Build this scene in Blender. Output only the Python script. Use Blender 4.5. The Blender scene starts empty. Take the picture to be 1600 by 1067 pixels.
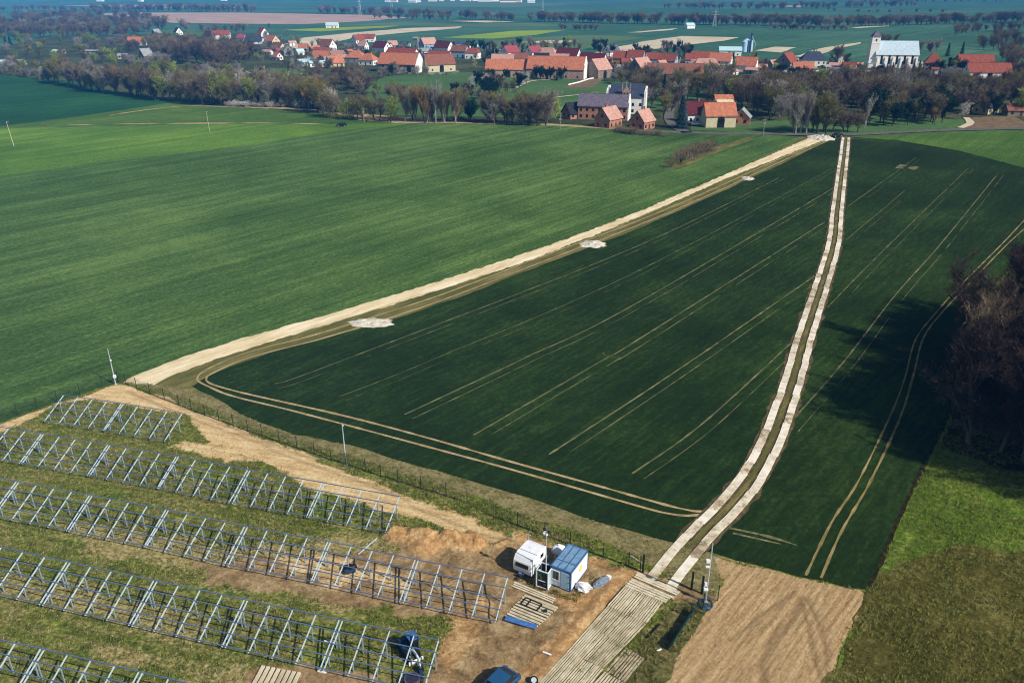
import bpy, math, random
import numpy as np
from mathutils import Vector, Matrix
from mathutils import noise as mnoise
S = bpy.context.scene
COL = S.collection
R = math.radians
# ------------------------------------------------------------------ camera, light, exposure
FPX, YH, H = 1244.0, -25.0, 55.0
PITCH = math.atan((533.5 - YH) / FPX)
cp, sp = math.cos(PITCH), math.sin(PITCH)
cam_d = bpy.data.cameras.new('camera'); cam = bpy.data.objects.new('camera', cam_d); COL.objects.link(cam)
cam.location = (0, 0, H); cam.rotation_euler = (math.pi / 2 - PITCH, 0, 0)
cam_d.sensor_width = 36; cam_d.lens = 36 * FPX / 1600; cam_d.clip_start = 0.5; cam_d.clip_end = 60000
S.camera = cam
SUN_EL = R(40); SUN_DIR = Vector((0.80 * math.cos(SUN_EL), -0.60 * math.cos(SUN_EL), math.sin(SUN_EL)))  # towards the sun
w = bpy.data.worlds.new('World'); S.world = w; w.use_nodes = True
nt = w.node_tree; sky = nt.nodes.new('ShaderNodeTexSky'); sky.sky_type = 'NISHITA'; sky.sun_disc = False
sky.sun_elevation = SUN_EL; sky.sun_rotation = math.atan2(SUN_DIR.x, SUN_DIR.y)
bg = nt.nodes['Background']; nt.links.new(sky.outputs[0], bg.inputs[0]); bg.inputs[1].default_value = 0.07
sl = bpy.data.lights.new('sun', 'SUN'); sl.energy = 4.6; sl.angle = R(0.5); sl.color = (1, 0.95, 0.87)
so = bpy.data.objects.new('sun', sl); COL.objects.link(so)
so.rotation_euler = (-SUN_DIR).to_track_quat('-Z', 'Y').to_euler()
S.view_settings.view_transform = 'Standard'; S.view_settings.look = 'None'
S.view_settings.exposure = 0.3; S.view_settings.gamma = 1
S.render.resolution_x = 1024; S.render.resolution_y = 682
S.cycles.pixel_filter_type = 'BLACKMAN_HARRIS'; S.cycles.filter_width = 1.05; S.cycles.volume_bounces = 0; S.cycles.max_bounces = 6; S.cycles.transparent_max_bounces = 8

def P(x, y, z=0.0):
    """photo pixel -> world point at height z"""
    v = (y - 533.5) / FPX
    # ray in world: forward (0,cp,-sp), down-vector in image (0,-sp,-cp)
    d = Vector(((x - 800) / FPX, cp - v * sp, -sp - v * cp))
    t = (z - H) / d.z
    return Vector((d.x * t, d.y * t, z))
def pxm(y): return (y - YH) * cp / H        # px per metre at a ground row
def unproj(X, Y, Z=0.0):
    zc = Y * cp + (H - Z) * sp
    return 800 + FPX * X / zc, 533.5 + FPX * ((H - Z) * cp - Y * sp) / zc

# ------------------------------------------------------------------ mesh helper
class MB:
    def __init__(s): s.v = []; s.f = []; s.m = []
    def add(s, vs, fs, mi=0):
        b = len(s.v); s.v += [tuple(v) for v in vs]; s.f += [tuple(b + i for i in f) for f in fs]; s.m += [mi] * len(fs); return s
    def box(s, c, d, rz=0, mi=0, M=None):
        x, y, z = d[0] / 2, d[1] / 2, d[2] / 2
        vs = [Vector((a * x, b * y, e * z)) for e in (-1, 1) for b in (-1, 1) for a in (-1, 1)]
        m = Matrix.Rotation(rz, 3, 'Z') if M is None else M
        vs = [m @ v + Vector(c) for v in vs]
        return s.add(vs, [(0, 2, 3, 1), (4, 5, 7, 6), (0, 1, 5, 4), (2, 6, 7, 3), (0, 4, 6, 2), (1, 3, 7, 5)], mi)
    def bar(s, a, b, w, h=None, mi=0):
        a = Vector(a); b = Vector(b); h = h or w; d = b - a
        q = d.to_track_quat('X', 'Z').to_matrix()
        return s.box((a + b) / 2, (d.length, w, h), 0, mi, q)
    def tube(s, a, b, r1, r2=None, n=8, mi=0, cap=True):
        a = Vector(a); b = Vector(b); r2 = r1 if r2 is None else r2
        q = (b - a).to_track_quat('Z', 'Y').to_matrix(); vs = []
        for c, r in ((a, r1), (b, r2)):
            for i in range(n):
                t = 2 * math.pi * i / n; vs.append(c + q @ Vector((r * math.cos(t), r * math.sin(t), 0)))
        fs = [(i, (i + 1) % n, n + (i + 1) % n, n + i) for i in range(n)]
        if cap: fs += [tuple(range(n - 1, -1, -1)), tuple(range(n, 2 * n))]
        return s.add(vs, fs, mi)
    def prism(s, prof, y0, y1, mi=0, M=None, off=(0, 0, 0)):
        """profile in XZ extruded along Y"""
        n = len(prof); off = Vector(off); m = M or Matrix.Identity(3)
        vs = [m @ Vector((x, y0, z)) + off for x, z in prof] + [m @ Vector((x, y1, z)) + off for x, z in prof]
        fs = [(i, (i + 1) % n, n + (i + 1) % n, n + i) for i in range(n)] + [tuple(range(n - 1, -1, -1)), tuple(range(n, 2 * n))]
        return s.add(vs, fs, mi)
    def blob(s, c, rad, n=10, m=7, seed=0, rough=.25, mi=0):
        vs = [];
        for j in range(m + 1):
            ph = math.pi * j / m
            for i in range(n):
                t = 2 * math.pi * i / n
                d = Vector((math.sin(ph) * math.cos(t), math.sin(ph) * math.sin(t), math.cos(ph)))
                k = 1 + rough * mnoise.noise(d * 1.7 + Vector((seed * 7.1, seed, 0)))
                vs.append(Vector(c) + Vector((d.x * rad[0] * k, d.y * rad[1] * k, d.z * rad[2] * k)))
        fs = [(j * n + i, (j + 1) * n + i, (j + 1) * n + (i + 1) % n, j * n + (i + 1) % n) for j in range(m) for i in range(n)]
        return s.add(vs, fs, mi)
    def mesh(s, name, mats, smooth=False):
        me = bpy.data.meshes.new(name); me.from_pydata(s.v, [], s.f)
        for m in (mats if isinstance(mats, (list, tuple)) else [mats]): me.materials.append(m)
        if len(me.materials) > 1: me.polygons.foreach_set('material_index', s.m)
        if smooth: me.polygons.foreach_set('use_smooth', [True] * len(me.polygons))
        me.update(); return me
    def obj(s, name, mats, parent=None, smooth=False):
        return link(name, s.mesh(name, mats, smooth), parent)
def link(name, me, parent=None, loc=None):
    o = bpy.data.objects.new(name, me); COL.objects.link(o)
    if parent: o.parent = parent
    if loc is not None: o.location = loc
    return o
def tag(o, label=None, cat=None, group=None, kind=None):
    if label: o['label'] = label
    if cat: o['category'] = cat
    if group: o['group'] = group
    if kind: o['kind'] = kind
    return o
def thing(name, label, cat, loc, rz=0, group=None):
    o = bpy.data.objects.new(name, None); COL.objects.link(o); o.empty_display_size = .3
    o.location = loc; o.rotation_euler = (0, 0, rz); return tag(o, label, cat, group)
def copy_tree(o, parent=None):
    c = o.copy(); COL.objects.link(c); c.parent = parent
    for ch in list(o.children): copy_tree(ch, c)
    return c

# ------------------------------------------------------------------ materials
def lin(c):
    if isinstance(c, str):
        c = [int(c[i:i + 2], 16) / 255 for i in (0, 2, 4)]
    return tuple(x / 12.92 if x <= .04045 else ((x + .055) / 1.055) ** 2.4 for x in c) + (1,)
class NT:
    def __init__(s, name):
        s.m = bpy.data.materials.new(name); s.m.use_nodes = True; s.n = s.m.node_tree.nodes; s.l = s.m.node_tree.links
        s.b = s.n['Principled BSDF']; s.b.inputs['Roughness'].default_value = .9; s.b.inputs['Specular IOR Level'].default_value = .2
    def new(s, t, **k):
        n = s.n.new(t)
        for a, v in k.items(): setattr(n, a, v)
        return n
    def pos(s, scale=(1, 1, 1), rz=0, obj=False):
        if obj: src = s.new('ShaderNodeTexCoord').outputs['Object']
        else: src = s.new('ShaderNodeNewGeometry').outputs['Position']
        r = s.new('ShaderNodeMapping', vector_type='POINT'); r.inputs['Rotation'].default_value = (0, 0, -rz)
        s.l.new(src, r.inputs[0])
        k = s.new('ShaderNodeVectorMath', operation='MULTIPLY'); s.l.new(r.outputs[0], k.inputs[0]); k.inputs[1].default_value = scale
        return k.outputs[0]
    def noise(s, vec, scale=1, detail=4, rough=.6, dist=0):
        n = s.new('ShaderNodeTexNoise'); n.inputs['Scale'].default_value = scale; n.inputs['Detail'].default_value = detail
        n.inputs['Roughness'].default_value = rough; n.inputs['Distortion'].default_value = dist
        s.l.new(vec, n.inputs['Vector']); return n.outputs[0]
    def ramp(s, fac, stops, interp='LINEAR'):
        r = s.new('ShaderNodeValToRGB'); r.color_ramp.interpolation = interp; e = r.color_ramp.elements
        while len(e) < len(stops): e.new(.5)
        for i, (p, c) in enumerate(stops):
            e[i].position = p; e[i].color = lin(c) if isinstance(c, (str, tuple)) and not isinstance(c, float) else (c, c, c, 1)
        s.l.new(fac, r.inputs[0]); return r.outputs[0]
    def mix(s, fac, a, b, mode='MIX'):
        m = s.new('ShaderNodeMix', data_type='RGBA', blend_type=mode)
        for i, v in ((0, fac), (6, a), (7, b)):
            if isinstance(v, (int, float)): m.inputs[i].default_value = v
            elif isinstance(v, str): m.inputs[i].default_value = lin(v)
            elif isinstance(v, tuple): m.inputs[i].default_value = v
            else: s.l.new(v, m.inputs[i])
        return m.outputs[2]
    def math(s, op, a, b=None, clamp=False):
        m = s.new('ShaderNodeMath', operation=op); m.use_clamp = clamp
        for i, v in ((0, a), (1, b)):
            if v is None: continue
            if isinstance(v, (int, float)): m.inputs[i].default_value = v
            else: s.l.new(v, m.inputs[i])
        return m.outputs[0]
    def bump(s, h, strength=.5, dist=.1):
        b = s.new('ShaderNodeBump'); b.inputs['Strength'].default_value = strength; b.inputs['Distance'].default_value = dist
        s.l.new(h, b.inputs['Height']); s.l.new(b.outputs[0], s.b.inputs['Normal']); return b
    def color(s, c):
        if isinstance(c, str): s.b.inputs['Base Color'].default_value = lin(c)
        else: s.l.new(c, s.b.inputs['Base Color'])
        return s
def paint(name, c, rough=.5, metal=0, var=.25, scale=3.0, spec=.4):
    t = NT(name); v = t.pos(obj=True)
    n = t.noise(v, scale, 6, .65)
    r = t.ramp(n, [(.3, (1 - var,) * 3), (.7, (1.0,) * 3)])
    # multiply in linear space
    t.color(t.mix(1.0, c, r, 'MULTIPLY')); t.b.inputs['Roughness'].default_value = rough
    t.b.inputs['Metallic'].default_value = metal; t.b.inputs['Specular IOR Level'].default_value = spec
    return t.m
ROAD_DIR = (P(1290, 215) - P(190, 603)); ROAD_A = math.atan2(ROAD_DIR.y, ROAD_DIR.x)
def crop(name, dark, mid, light, ang=ROAD_A, row=.0, patch=.02, bumpd=.25, streak=.5, grain=1.0, famp=1.0):
    """crop or grass: fine mottling + long streaks along the drilling direction + broad patches"""
    t = NT(name)
    fine = t.noise(t.pos(), 1.3 * grain, 7, .8)
    fine2 = t.noise(t.pos((.25, 1.1, 1), ang), 1, 5, .75)
    bigp = t.noise(t.pos(), .006, 4, .55)
    st = t.noise(t.pos((.006, .22, 1), ang), 1, 6, .65)
    st2 = t.noise(t.pos((.03, 1.4, 1), ang), 1, 4, .6)
    broad = t.noise(t.pos(), patch, 5, .6, .4)
    h = t.math('ADD', t.math('MULTIPLY', t.math('SUBTRACT', st, .5), streak), t.math('MULTIPLY', t.math('SUBTRACT', st2, .5), streak * .6))
    f = t.math('ADD', t.math('MULTIPLY', t.math('SUBTRACT', broad, .5), .6), t.math('ADD', h, .475))
    f = t.math('ADD', f, t.math('MULTIPLY', t.math('SUBTRACT', fine, .5), famp))
    f = t.math('ADD', f, t.math('MULTIPLY', t.math('SUBTRACT', fine2, .5), .5)); f = t.math('ADD', f, t.math('MULTIPLY', t.math('SUBTRACT', bigp, .5), .35))
    c = t.ramp(f, [(.26, dark), (.48, mid), (.70, light)])
    t.color(c); t.b.inputs['Roughness'].default_value = 1; t.b.inputs['Specular IOR Level'].default_value = .05
    t.bump(t.math('ADD', fine, t.math('MULTIPLY', st2, .4)), .9, bumpd)
    return t.m
def soil(name, dark, mid, light, scale=.5, ang=0, stretch=1.0, bumpd=.08):
    t = NT(name)
    a = t.noise(t.pos((1 / stretch, 1, 1), ang), scale, 9, .68, .3); b = t.noise(t.pos(), scale * 9, 6, .7)
    f = t.math('ADD', t.math('MULTIPLY', a, .65), t.math('MULTIPLY', b, .35))
    t.color(t.ramp(f, [(.33, dark), (.5, mid), (.65, light)])); t.b.inputs['Roughness'].default_value = 1; t.b.inputs['Specular IOR Level'].default_value = .05
    t.bump(f, .8, bumpd); return t.m
M = {}
M['field_left'] = crop('crop_young_green', '2d461e', '476230', '6c8446', streak=.6, bumpd=.35)
M['field_left_far'] = crop('crop_yellow_green', '3a581c', '54742a', '789436', bumpd=.3)
M['field_dark'] = crop('crop_dark_green', '121e0b', '1f3111', '384c20', famp=.6, streak=.3, bumpd=.22, patch=.03)
M['field_corner'] = crop('crop_teal_green', '16381e', '20472a', '305c36', bumpd=.3)
M['pasture'] = crop('pasture_green', '304c1c', '466228', '687e38', streak=.4, bumpd=.3)
M['meadow'] = crop('rough_meadow', '37490f', '5a7124', '98a052', streak=.2, patch=.09, bumpd=.5, grain=.9)
M['plain'] = crop('plain_green', '2b4c36', '385c46', '547458', streak=.8, patch=.004)
M['plain_b'] = crop('plain_olive', '44593a', '526846', '627652', patch=.004)
M['plain_y'] = crop('rape_yellow_green', '6d8426', '7d922c', '8c9e38', patch=.01)
M['plain_soil'] = soil('ploughed_pinkish', '8f7466', 'a4897a', 'b49a8b', .02)
M['plain_pale'] = soil('pale_dry_soil', 'a89a80', 'bcae94', 'ccc0a8', .02)
M['village_grass'] = crop('village_grass', '252c1a', '3b4229', '5c5f40', streak=.2, patch=.03)
M['lawn'] = crop('lawn_green', '35502a', '466236', '5a7444', streak=.2)
M['sand_road'] = soil('sandy_road', 'a5926c', 'd0be98', 'eadfc4', .5, ROAD_A, 5)
M['verge'] = soil('trampled_verge', '343e1a', '5c5a30', '8a7e52', .45, ROAD_A, 6)
M['rut'] = soil('tan_rut', '6b5c3c', '9b8761', 'b9a680', .5, ROAD_A, 4)
M['tram'] = soil('pale_wheel_line', '2c371d', '5f5e3e', '958c68', 1.6, ROAD_A, 5)
M['tram2'] = soil('trodden_line', '3c4022', '7f7148', 'a8966a', 1.2, ROAD_A, 4)
M['earth'] = soil('brown_earth', '4f4232', '6d5b45', '86715a', .3)
M['asphalt'] = soil('grey_asphalt', '4a4845', '5c5a56', '6c6965', .3)
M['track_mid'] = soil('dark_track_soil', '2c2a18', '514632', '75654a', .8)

M['step_shadow'] = soil('painted_step_shadow', '15130a', '241f10', '3c3820', 1)  # dark tone for the painted shadow at the meadow border
M['meadow_dry'] = crop('rough_meadow_dry', '36350f', '5c5828', '8f8650', streak=.2, patch=.12, bumpd=.5, grain=1.2)
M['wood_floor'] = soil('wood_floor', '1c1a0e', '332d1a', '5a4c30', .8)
# ------------------------------------------------------------------ ground
def jag(pts, step, amp, seed):
    """closed world polyline -> subdivided with ragged edge"""
    out = []; n = len(pts)
    for i in range(n):
        a, b = pts[i], pts[(i + 1) % n]; L = (b - a).length
        k = max(1, min(400, int(L / step)))
        nrm = Vector((-(b - a).y, (b - a).x, 0)); nrm = nrm.normalized() if nrm.length > 0 else nrm
        for j in range(k):
            p = a.lerp(b, j / k)
            q = mnoise.noise(Vector((p.x / step / 2.2, p.y / step / 2.2, seed * 3.3))) + .6 * mnoise.noise(Vector((p.x / step, p.y / step, seed * 9.3)))
            out.append(p + nrm * (q * amp if 0 < j else 0))
    return out
def ground_poly(name, px, mat, z, step=1.5, amp=.35, seed=0):
    pts = [P(x, y) for x, y in px]
    pts = jag(pts, step, amp, seed)
    area = sum(a.x * b.y - b.x * a.y for a, b in zip(pts, pts[1:] + pts[:1]))
    if area < 0: pts.reverse()
    me = bpy.data.meshes.new(name); me.from_pydata([(p.x, p.y, z) for p in pts], [], [tuple(range(len(pts)))])
    me.materials.append(mat); me.update()
    return tag(link(name, me), kind='structure')
def smooth_line(pts, step):
    out = []; n = len(pts)
    for i in range(n - 1):
        p0, p1, p2, p3 = pts[max(0, i - 1)], pts[i], pts[i + 1], pts[min(n - 1, i + 2)]
        k = max(1, int((p2 - p1).length / step))
        for j in range(k):
            t = j / k
            out.append(.5 * ((2 * p1) + (p2 - p0) * t + (2 * p0 - 5 * p1 + 4 * p2 - p3) * t * t + (3 * p1 - p0 - 3 * p2 + p3) * t ** 3))
    out.append(pts[-1]); return out
def strips(name, lines, mat, z, step=1.0, jit=.25, gap=0.0, seed=0):
    """lines: list of (px points, width m, lateral offset m)"""
    mb = MB(); rnd = random.Random(seed)
    for px, wd, off in lines:
        pts = smooth_line([P(x, y) for x, y in px], step); L = []
        for i, p in enumerate(pts):
            a = pts[max(0, i - 1)]; b = pts[min(len(pts) - 1, i + 1)]; d = (b - a).normalized(); nn = Vector((-d.y, d.x, 0))
            w2 = wd / 2 * (1 + jit * (mnoise.noise(Vector((p.x * .7, p.y * .7, seed))) * 1.6 + rnd.uniform(-.3, .3)))
            g = mnoise.noise(Vector((p.x * .13, p.y * .13, seed + off * 5 + 3)))+.5*mnoise.noise(Vector((p.x * .5, p.y * .5, seed + 8)))
            if gap: w2 *= max(0, min(1, (g + .62 - gap) * 3))
            L.append((p + nn * (off + w2), p + nn * (off - w2), w2))
        for (a1, b1, w1), (a2, b2, w2) in zip(L, L[1:]):
            if max(w1, w2) < .02: continue
            mb.add([(a1.x, a1.y, z), (b1.x, b1.y, z), (b2.x, b2.y, z), (a2.x, a2.y, z)], [(0, 1, 2, 3)])
    return tag(mb.obj(name, mat), kind='structure')

# base sheet to the horizon
mb = MB(); mb.add([(-40000, -500, -.3), (40000, -500, -.3), (40000, 50000, -.3), (-40000, 50000, -.3)], [(0, 1, 2, 3)])
tag(mb.obj('ground', M['plain']), kind='structure')
G = ground_poly
# village land (darker grass)
G('village_ground', [(-400, 118), (0, 75), (60, 58), (260, 52), (400, 52), (460, 66), (560, 70), (680, 78), (960, 84), (1130, 88), (1290, 100), (1400, 106), (1700, 100), (2300, 130), (2300, 330), (1700, 300), (1500, 262), (1330, 216), (1100, 215), (900, 207), (560, 195), (300, 200), (-500, 230)], M['village_grass'], -.25, 12, 3)
# far plain
G('far_field', [(150, 22), (205, 20), (380, 20), (590, 24), (640, 28), (560, 34), (470, 38), (400, 37.5), (270, 36)], M['plain_soil'], -.2, 60, 6, 1)
G('far_field', [(95, 9), (250, 7.5), (400, 12), (250, 13)], M['plain_soil'], -.2, 60, 6, 2)
G('far_field', [(440, 70), (475, 59), (560, 50.5), (640, 44), (722, 41.5), (715, 44.5), (640, 50.5), (560, 58), (500, 70), (470, 78)], M['plain_pale'], -.2, 20, 3, 3)
G('far_field', [(690, 59), (745, 54), (800, 48.5), (885, 46.5), (835, 55), (770, 60.5)], M['plain_y'], -.2, 20, 3, 4)
G('far_field', [(440, 47), (520, 43), (625, 40), (600, 43.5), (500, 49.5)], M['plain_y'], -.2, 20, 3, 5)
G('far_field', [(925, 84), (960, 74), (1010, 64), (1065, 56.5), (1155, 58.5), (1130, 64), (1050, 73), (1000, 80)], M['plain_pale'], -.2, 20, 3, 6)
G('far_field', [(815, 66), (860, 63), (905, 64), (870, 68)], M['plain_pale'], -.2, 20, 3, 7)
G('far_field', [(700, 33), (760, 32.5), (805, 34), (760, 35.5)], M['plain_pale'], -.2, 40, 3, 8)
G('far_field', [(740, 66), (850, 58), (915, 55), (1010, 58), (940, 70), (900, 80), (760, 78)], M['plain_b'], -.22, 20, 3, 9)
G('far_field', [(500, 41), (620, 35), (700, 37), (830, 36), (880, 41), (760, 42), (640, 40)], M['plain_b'], -.22, 30, 4, 10)
G('far_field', [(1180, 79), (1210, 73), (1245, 74), (1220, 82)], M['plain_pale'], -.2, 20, 2, 11)
G('far_field', [(1240, 88), (1290, 74), (1345, 66), (1345, 68), (1300, 78), (1265, 90)], M['plain_pale'], -.2, 20, 2, 12)
G('far_field', [(980, 51), (1060, 44), (1050, 47), (1000, 51)], M['plain_pale'], -.2, 20, 2, 13)
G('far_field', [(1330, 43), (1390, 39), (1390, 41), (1340, 44)], M['plain_pale'], -.2, 20, 2, 14)
G('far_field', [(600, 2), (800, 2), (860, 5), (930, 5), (800, 12), (640, 9)], M['plain_b'], -.2, 60, 6, 16)
G('far_field', [(1205, 10), (1260, 8), (1250, 12)], M['plain_soil'], -.2, 40, 6, 15)
# lawns and small ground patches in the village
G('lawn', [(560, 150), (600, 118), (720, 112), (800, 118), (900, 125), (1000, 128), (1100, 135), (1090, 160), (980, 180), (900, 185), (620, 180)], M['lawn'], -.2, 6, 1.5, 20)
G('lawn', [(1080, 186), (1170, 190), (1380, 180), (1500, 185), (1600, 190), (1600, 206), (1330, 213), (1080, 203)], M['lawn'], -.2, 5, 1, 21)
G('field_patch', [(880, 137), (915, 122), (945, 121), (925, 137)], M['earth'], -.15, 5, .6, 22)
G('field_patch', [(1505, 200), (1520, 183), (1585, 181), (1620, 203)], M['earth'], -.15, 5, .6, 23)
G('lawn', [(330, 115), (420, 106), (480, 108), (460, 125), (380, 130)], M['lawn'], -.2, 6, 1.5, 24)
G('lawn', [(250, 48), (300, 44), (330, 56), (250, 62)], M['lawn'], -.2, 6, 1.5, 25)
# large fields
G('field_upper', [(-700, 150), (-300, 128), (0, 117), (100, 125), (200, 147), (275, 157), (250, 163), (130, 181), (0, 200), (-700, 260)], M['field_corner'], -.1, 8, .5, 30)
G('field_strip', [(-700, 262), (0, 197), (130, 181), (250, 163), (277, 158), (330, 166), (420, 170), (520, 178), (600, 188), (640, 193), (0, 205), (-700, 275)], M['pasture'], -.08, 8, .5, 31)
G('field_left', [(-900, 330), (0, 199), (300, 193.5), (640, 192.5), (900, 197), (1100, 206), (1255, 214), (1275, 216), (1140, 270), (1000, 330), (844, 388), (703, 435), (500, 497), (400, 524), (286, 558), (190, 598), (100, 626), (0, 661), (-160, 714), (-1500, 1100)], M['field_left'], .025, 2, .45, 32)
G('field_left_far', [(-900, 430), (-900, 335), (0, 201), (300, 195), (640, 193.5), (520, 206), (400, 226), (180, 252), (0, 275)], M['field_left_far'], .029, 4, 1.2, 33)
G('field_right', [(1330, 214), (1420, 209), (1600, 203), (1900, 198), (2400, 300), (1800, 292), (1600, 262), (1500, 236), (1400, 220)], M['pasture'], -.02, 4, .5, 34)
# big dark field between the tracks and beyond the mat road
G('field_middle', [(1300, 217), (1400, 219), (1500, 236), (1600, 263), (1800, 300), (2400, 420), (1900, 480), (1590, 405), (1555, 445), (1500, 540), (1485, 640), (1440, 735), (1402, 815), (1375, 880), (1353, 921), (1250, 901), (1120, 865), (1055, 848), (955, 821), (800, 770), (640, 724), (544, 694), (460, 679), (413, 662), (365, 640), (330, 618), (300, 604), (345, 579), (420, 552), (500, 532), (620, 497), (720, 464), (875, 404), (990, 360), (1112, 307), (1225, 255)], M['field_dark'], .04, 2, .35, 35)
# meadow on the right
G('meadow', [(1590, 404), (1555, 445), (1500, 540), (1485, 640), (1440, 735), (1402, 815), (1375, 880), (1354, 922), (1345, 960), (1318, 1010), (1290, 1085), (1280, 1500), (3200, 1500), (2900, 560), (2400, 420), (1900, 478)], M['meadow'], .030, 1.2, .35, 36)
# dirt road along the far edge and asphalt road
strips('dirt_road', [([(380, 168), (470, 171), (540, 180), (600, 189), (700, 192), (830, 194), (930, 199), (1000, 204)], 4.5, 0)], M['rut'], .05, 5, .3, 0, 2)
G('dirt_patch', [(540, 186), (560, 178), (640, 184), (720, 192), (620, 193)], M['rut'], .04, 5, 1, 3)
strips('dirt_road', [([(100, 196), (200, 194), (330, 193), (450, 193), (540, 196)], 3.0, 0)], M['rut'], .05, 5, .5, .45, 3)
strips('dirt_road', [([(170, 181), (230, 172), (300, 166), (420, 170)], 2.4, 0)], M['rut'], .05, 5, .4, .35, 4)
strips('road', [([(960, 202), (1060, 207), (1180, 209), (1310, 211), (1420, 206), (1500, 203), (1640, 200)], 4.6, 0), ([(1075, 208), (1052, 196), (1045, 182), (1050, 166), (1070, 150)], 4.5, 0)], M['asphalt'], .06, 4, .05)
strips('path', [([(760, 178), (820, 160), (880, 151), (925, 147)], 2.0, 0), ([(805, 138), (830, 127), (860, 125)], 2.0, 0), ([(1500, 200), (1516, 193), (1510, 184)], 3.0, 0)], M['plain_pale'], .05, 4, .1)
# track band left of the dark field
G('verge', [(1255, 215), (1306, 217), (1225, 256), (1112, 308), (990, 361), (875, 405), (719, 466), (620, 498), (500, 534), (420, 553), (350, 579), (342, 590), (350, 606), (330, 622), (300, 618), (186, 604), (186, 597), (286, 558), (400, 523), (500, 496), (703, 435), (844, 388), (1000, 330), (1140, 270)], M['verge'], .03, 1.5, .25, 40)
G('sandy_track', [(1262, 217), (1131, 274), (1000, 330), (922, 360), (844, 388), (703, 434.5), (500, 495.5), (400, 523), (286, 557.5), (200, 592), (185, 604), (238, 604), (262, 590), (322, 567), (400, 541), (500, 511), (703, 448), (844, 401), (950, 359), (1000, 339), (1131, 281), (1293, 217)], M['sand_road'], .036, .8, .5, 41)
strips('wheel_ruts', [([(1300, 218), (1222, 252), (1110, 304), (990, 355), (872, 400), (716, 460), (612, 496), (500, 530), (400, 556), (345, 577), (322, 594), (367, 611), (530, 648), (660, 682), (800, 722), (930, 758), (1060, 794), (1104, 800)], .4, 0),
   ([(1296, 218), (1215, 250), (1100, 302), (980, 352), (860, 396), (700, 457), (600, 490), (490, 524), (390, 550), (330, 574), (308, 592), (330, 606), (367, 620), (465, 644), (660, 696), (800, 734), (960, 780), (1036, 801), (1075, 806), (1100, 804)], .38, 0)], M['rut'], .05, 1, .35, .0, 5)
T = [([(430, 600), (544, 560), (1000, 383), (1216, 279)], .45, .0), ([(530, 620), (681, 560), (1000, 422), (1300, 264)], .28, .0), ([(632, 648), (819, 560), (1000, 471), (1306, 292)], .55, 0),
     ([(740, 680), (947, 560), (1000, 529), (1289, 347)], .55, 0), ([(858, 710), (1070, 571), (1275, 430)], .55, 0), ([(988, 740), (1100, 660), (1235, 537)], .5, 0),
     ([(1228, 668), (1321, 562), (1400, 460), (1471, 380), (1559, 272)], .5, 0), ([(1293, 480), (1387, 385), (1512, 264)], .35, 0), ([(1322, 375), (1414, 298)], .3, 0), ([(1326, 322), (1431, 247)], .35, 0)]
T2 = [(p, w_ * .5, -1.7) for p, w_, o in T]
T = [(p, w_ * .48, o) for p, w_, o in T]
strips('tramlines', T, M['tram'], .045, .8, .5, -.12, 6)
T2 = [(p, w_ * .5, o) for p, w_, o in T2]
strips('tramlines_faint', T2, M['tram'], .045, .8, .6, .25, 7)
strips('wheel_tracks', [([(1610, 334), (1567, 380), (1503, 444), (1464, 487), (1431, 530), (1414, 590), (1394, 643), (1342, 750), (1300, 815), (1259, 899)], .25, 0), ([(1620, 341), (1576, 380), (1510, 448), (1467, 494), (1442, 530), (1428, 583), (1407, 651), (1361, 750), (1315, 830), (1283, 903)], .27, 0)], M['tram2'], .045, 1, .45, -.2, 8)
strips('bare_strip', [([(1140, 825), (1200, 838), (1245, 852)], .35, 0), ([(1145, 833), (1220, 850)], .25, 0)], M['tram'], .045, .8, .5, .1, 9)
G('bare_patch', [(1398, 263), (1405, 257), (1416, 258), (1410, 264)], M['tram'], .045, 1, .8, 50); G('bare_patch', [(1420, 264), (1428, 260), (1437, 262), (1428, 266)], M['tram'], .045, 1, .8, 51)
G('bare_strip', [(1040, 262), (1090, 237), (1170, 215), (1180, 217), (1110, 243), (1060, 265)], M['verge'], .04, 2, .8, 52)

strips('step_shadow_strip', [([(1486, 640), (1440, 735), (1402, 815), (1376, 880), (1358, 915)], .45, 0)], M['step_shadow'], .05, 1, .5, 0, 12)  # step shadow between dark field and meadow, painted as a dark strip
G('meadow_dry', [(1352, 925), (1400, 880), (1500, 850), (1640, 870), (1900, 900), (2100, 1500), (1280, 1500), (1290, 1085), (1318, 1010)], M['meadow_dry'], .034, 1.2, .9, 54)
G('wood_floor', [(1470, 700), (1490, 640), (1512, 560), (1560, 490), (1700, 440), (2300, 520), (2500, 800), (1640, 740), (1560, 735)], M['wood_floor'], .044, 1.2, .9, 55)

# ------------------------------------------------------------------ site ground: one relief sheet with soil / sand / straw areas
def sdist(X, Y, poly):
    """signed distance (m), positive inside"""
    n = len(poly); d = np.full(X.shape, 1e9); ins = np.zeros(X.shape, bool)
    for i in range(n):
        ax, ay = poly[i]; bx, by = poly[(i + 1) % n]
        ex, ey = bx - ax, by - ay; wx, wy = X - ax, Y - ay
        t = np.clip((wx * ex + wy * ey) / (ex * ex + ey * ey + 1e-9), 0, 1)
        d = np.minimum(d, np.hypot(wx - ex * t, wy - ey * t))
        c = ((ay <= Y) & (by > Y)) | ((by <= Y) & (ay > Y))
        with np.errstate(divide='ignore', invalid='ignore'):
            xi = ax + (Y - ay) * ex / (ey if ey != 0 else 1e-9)
        ins ^= c & (X < xi)
    return np.where(ins, d, -d)
def W(px): return [tuple(P(x, y))[:2] for x, y in px]
gx = np.arange(-112, 46, .33); gy = np.arange(40, 128, .33)
X, Y = np.meshgrid(gx, gy)
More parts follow.
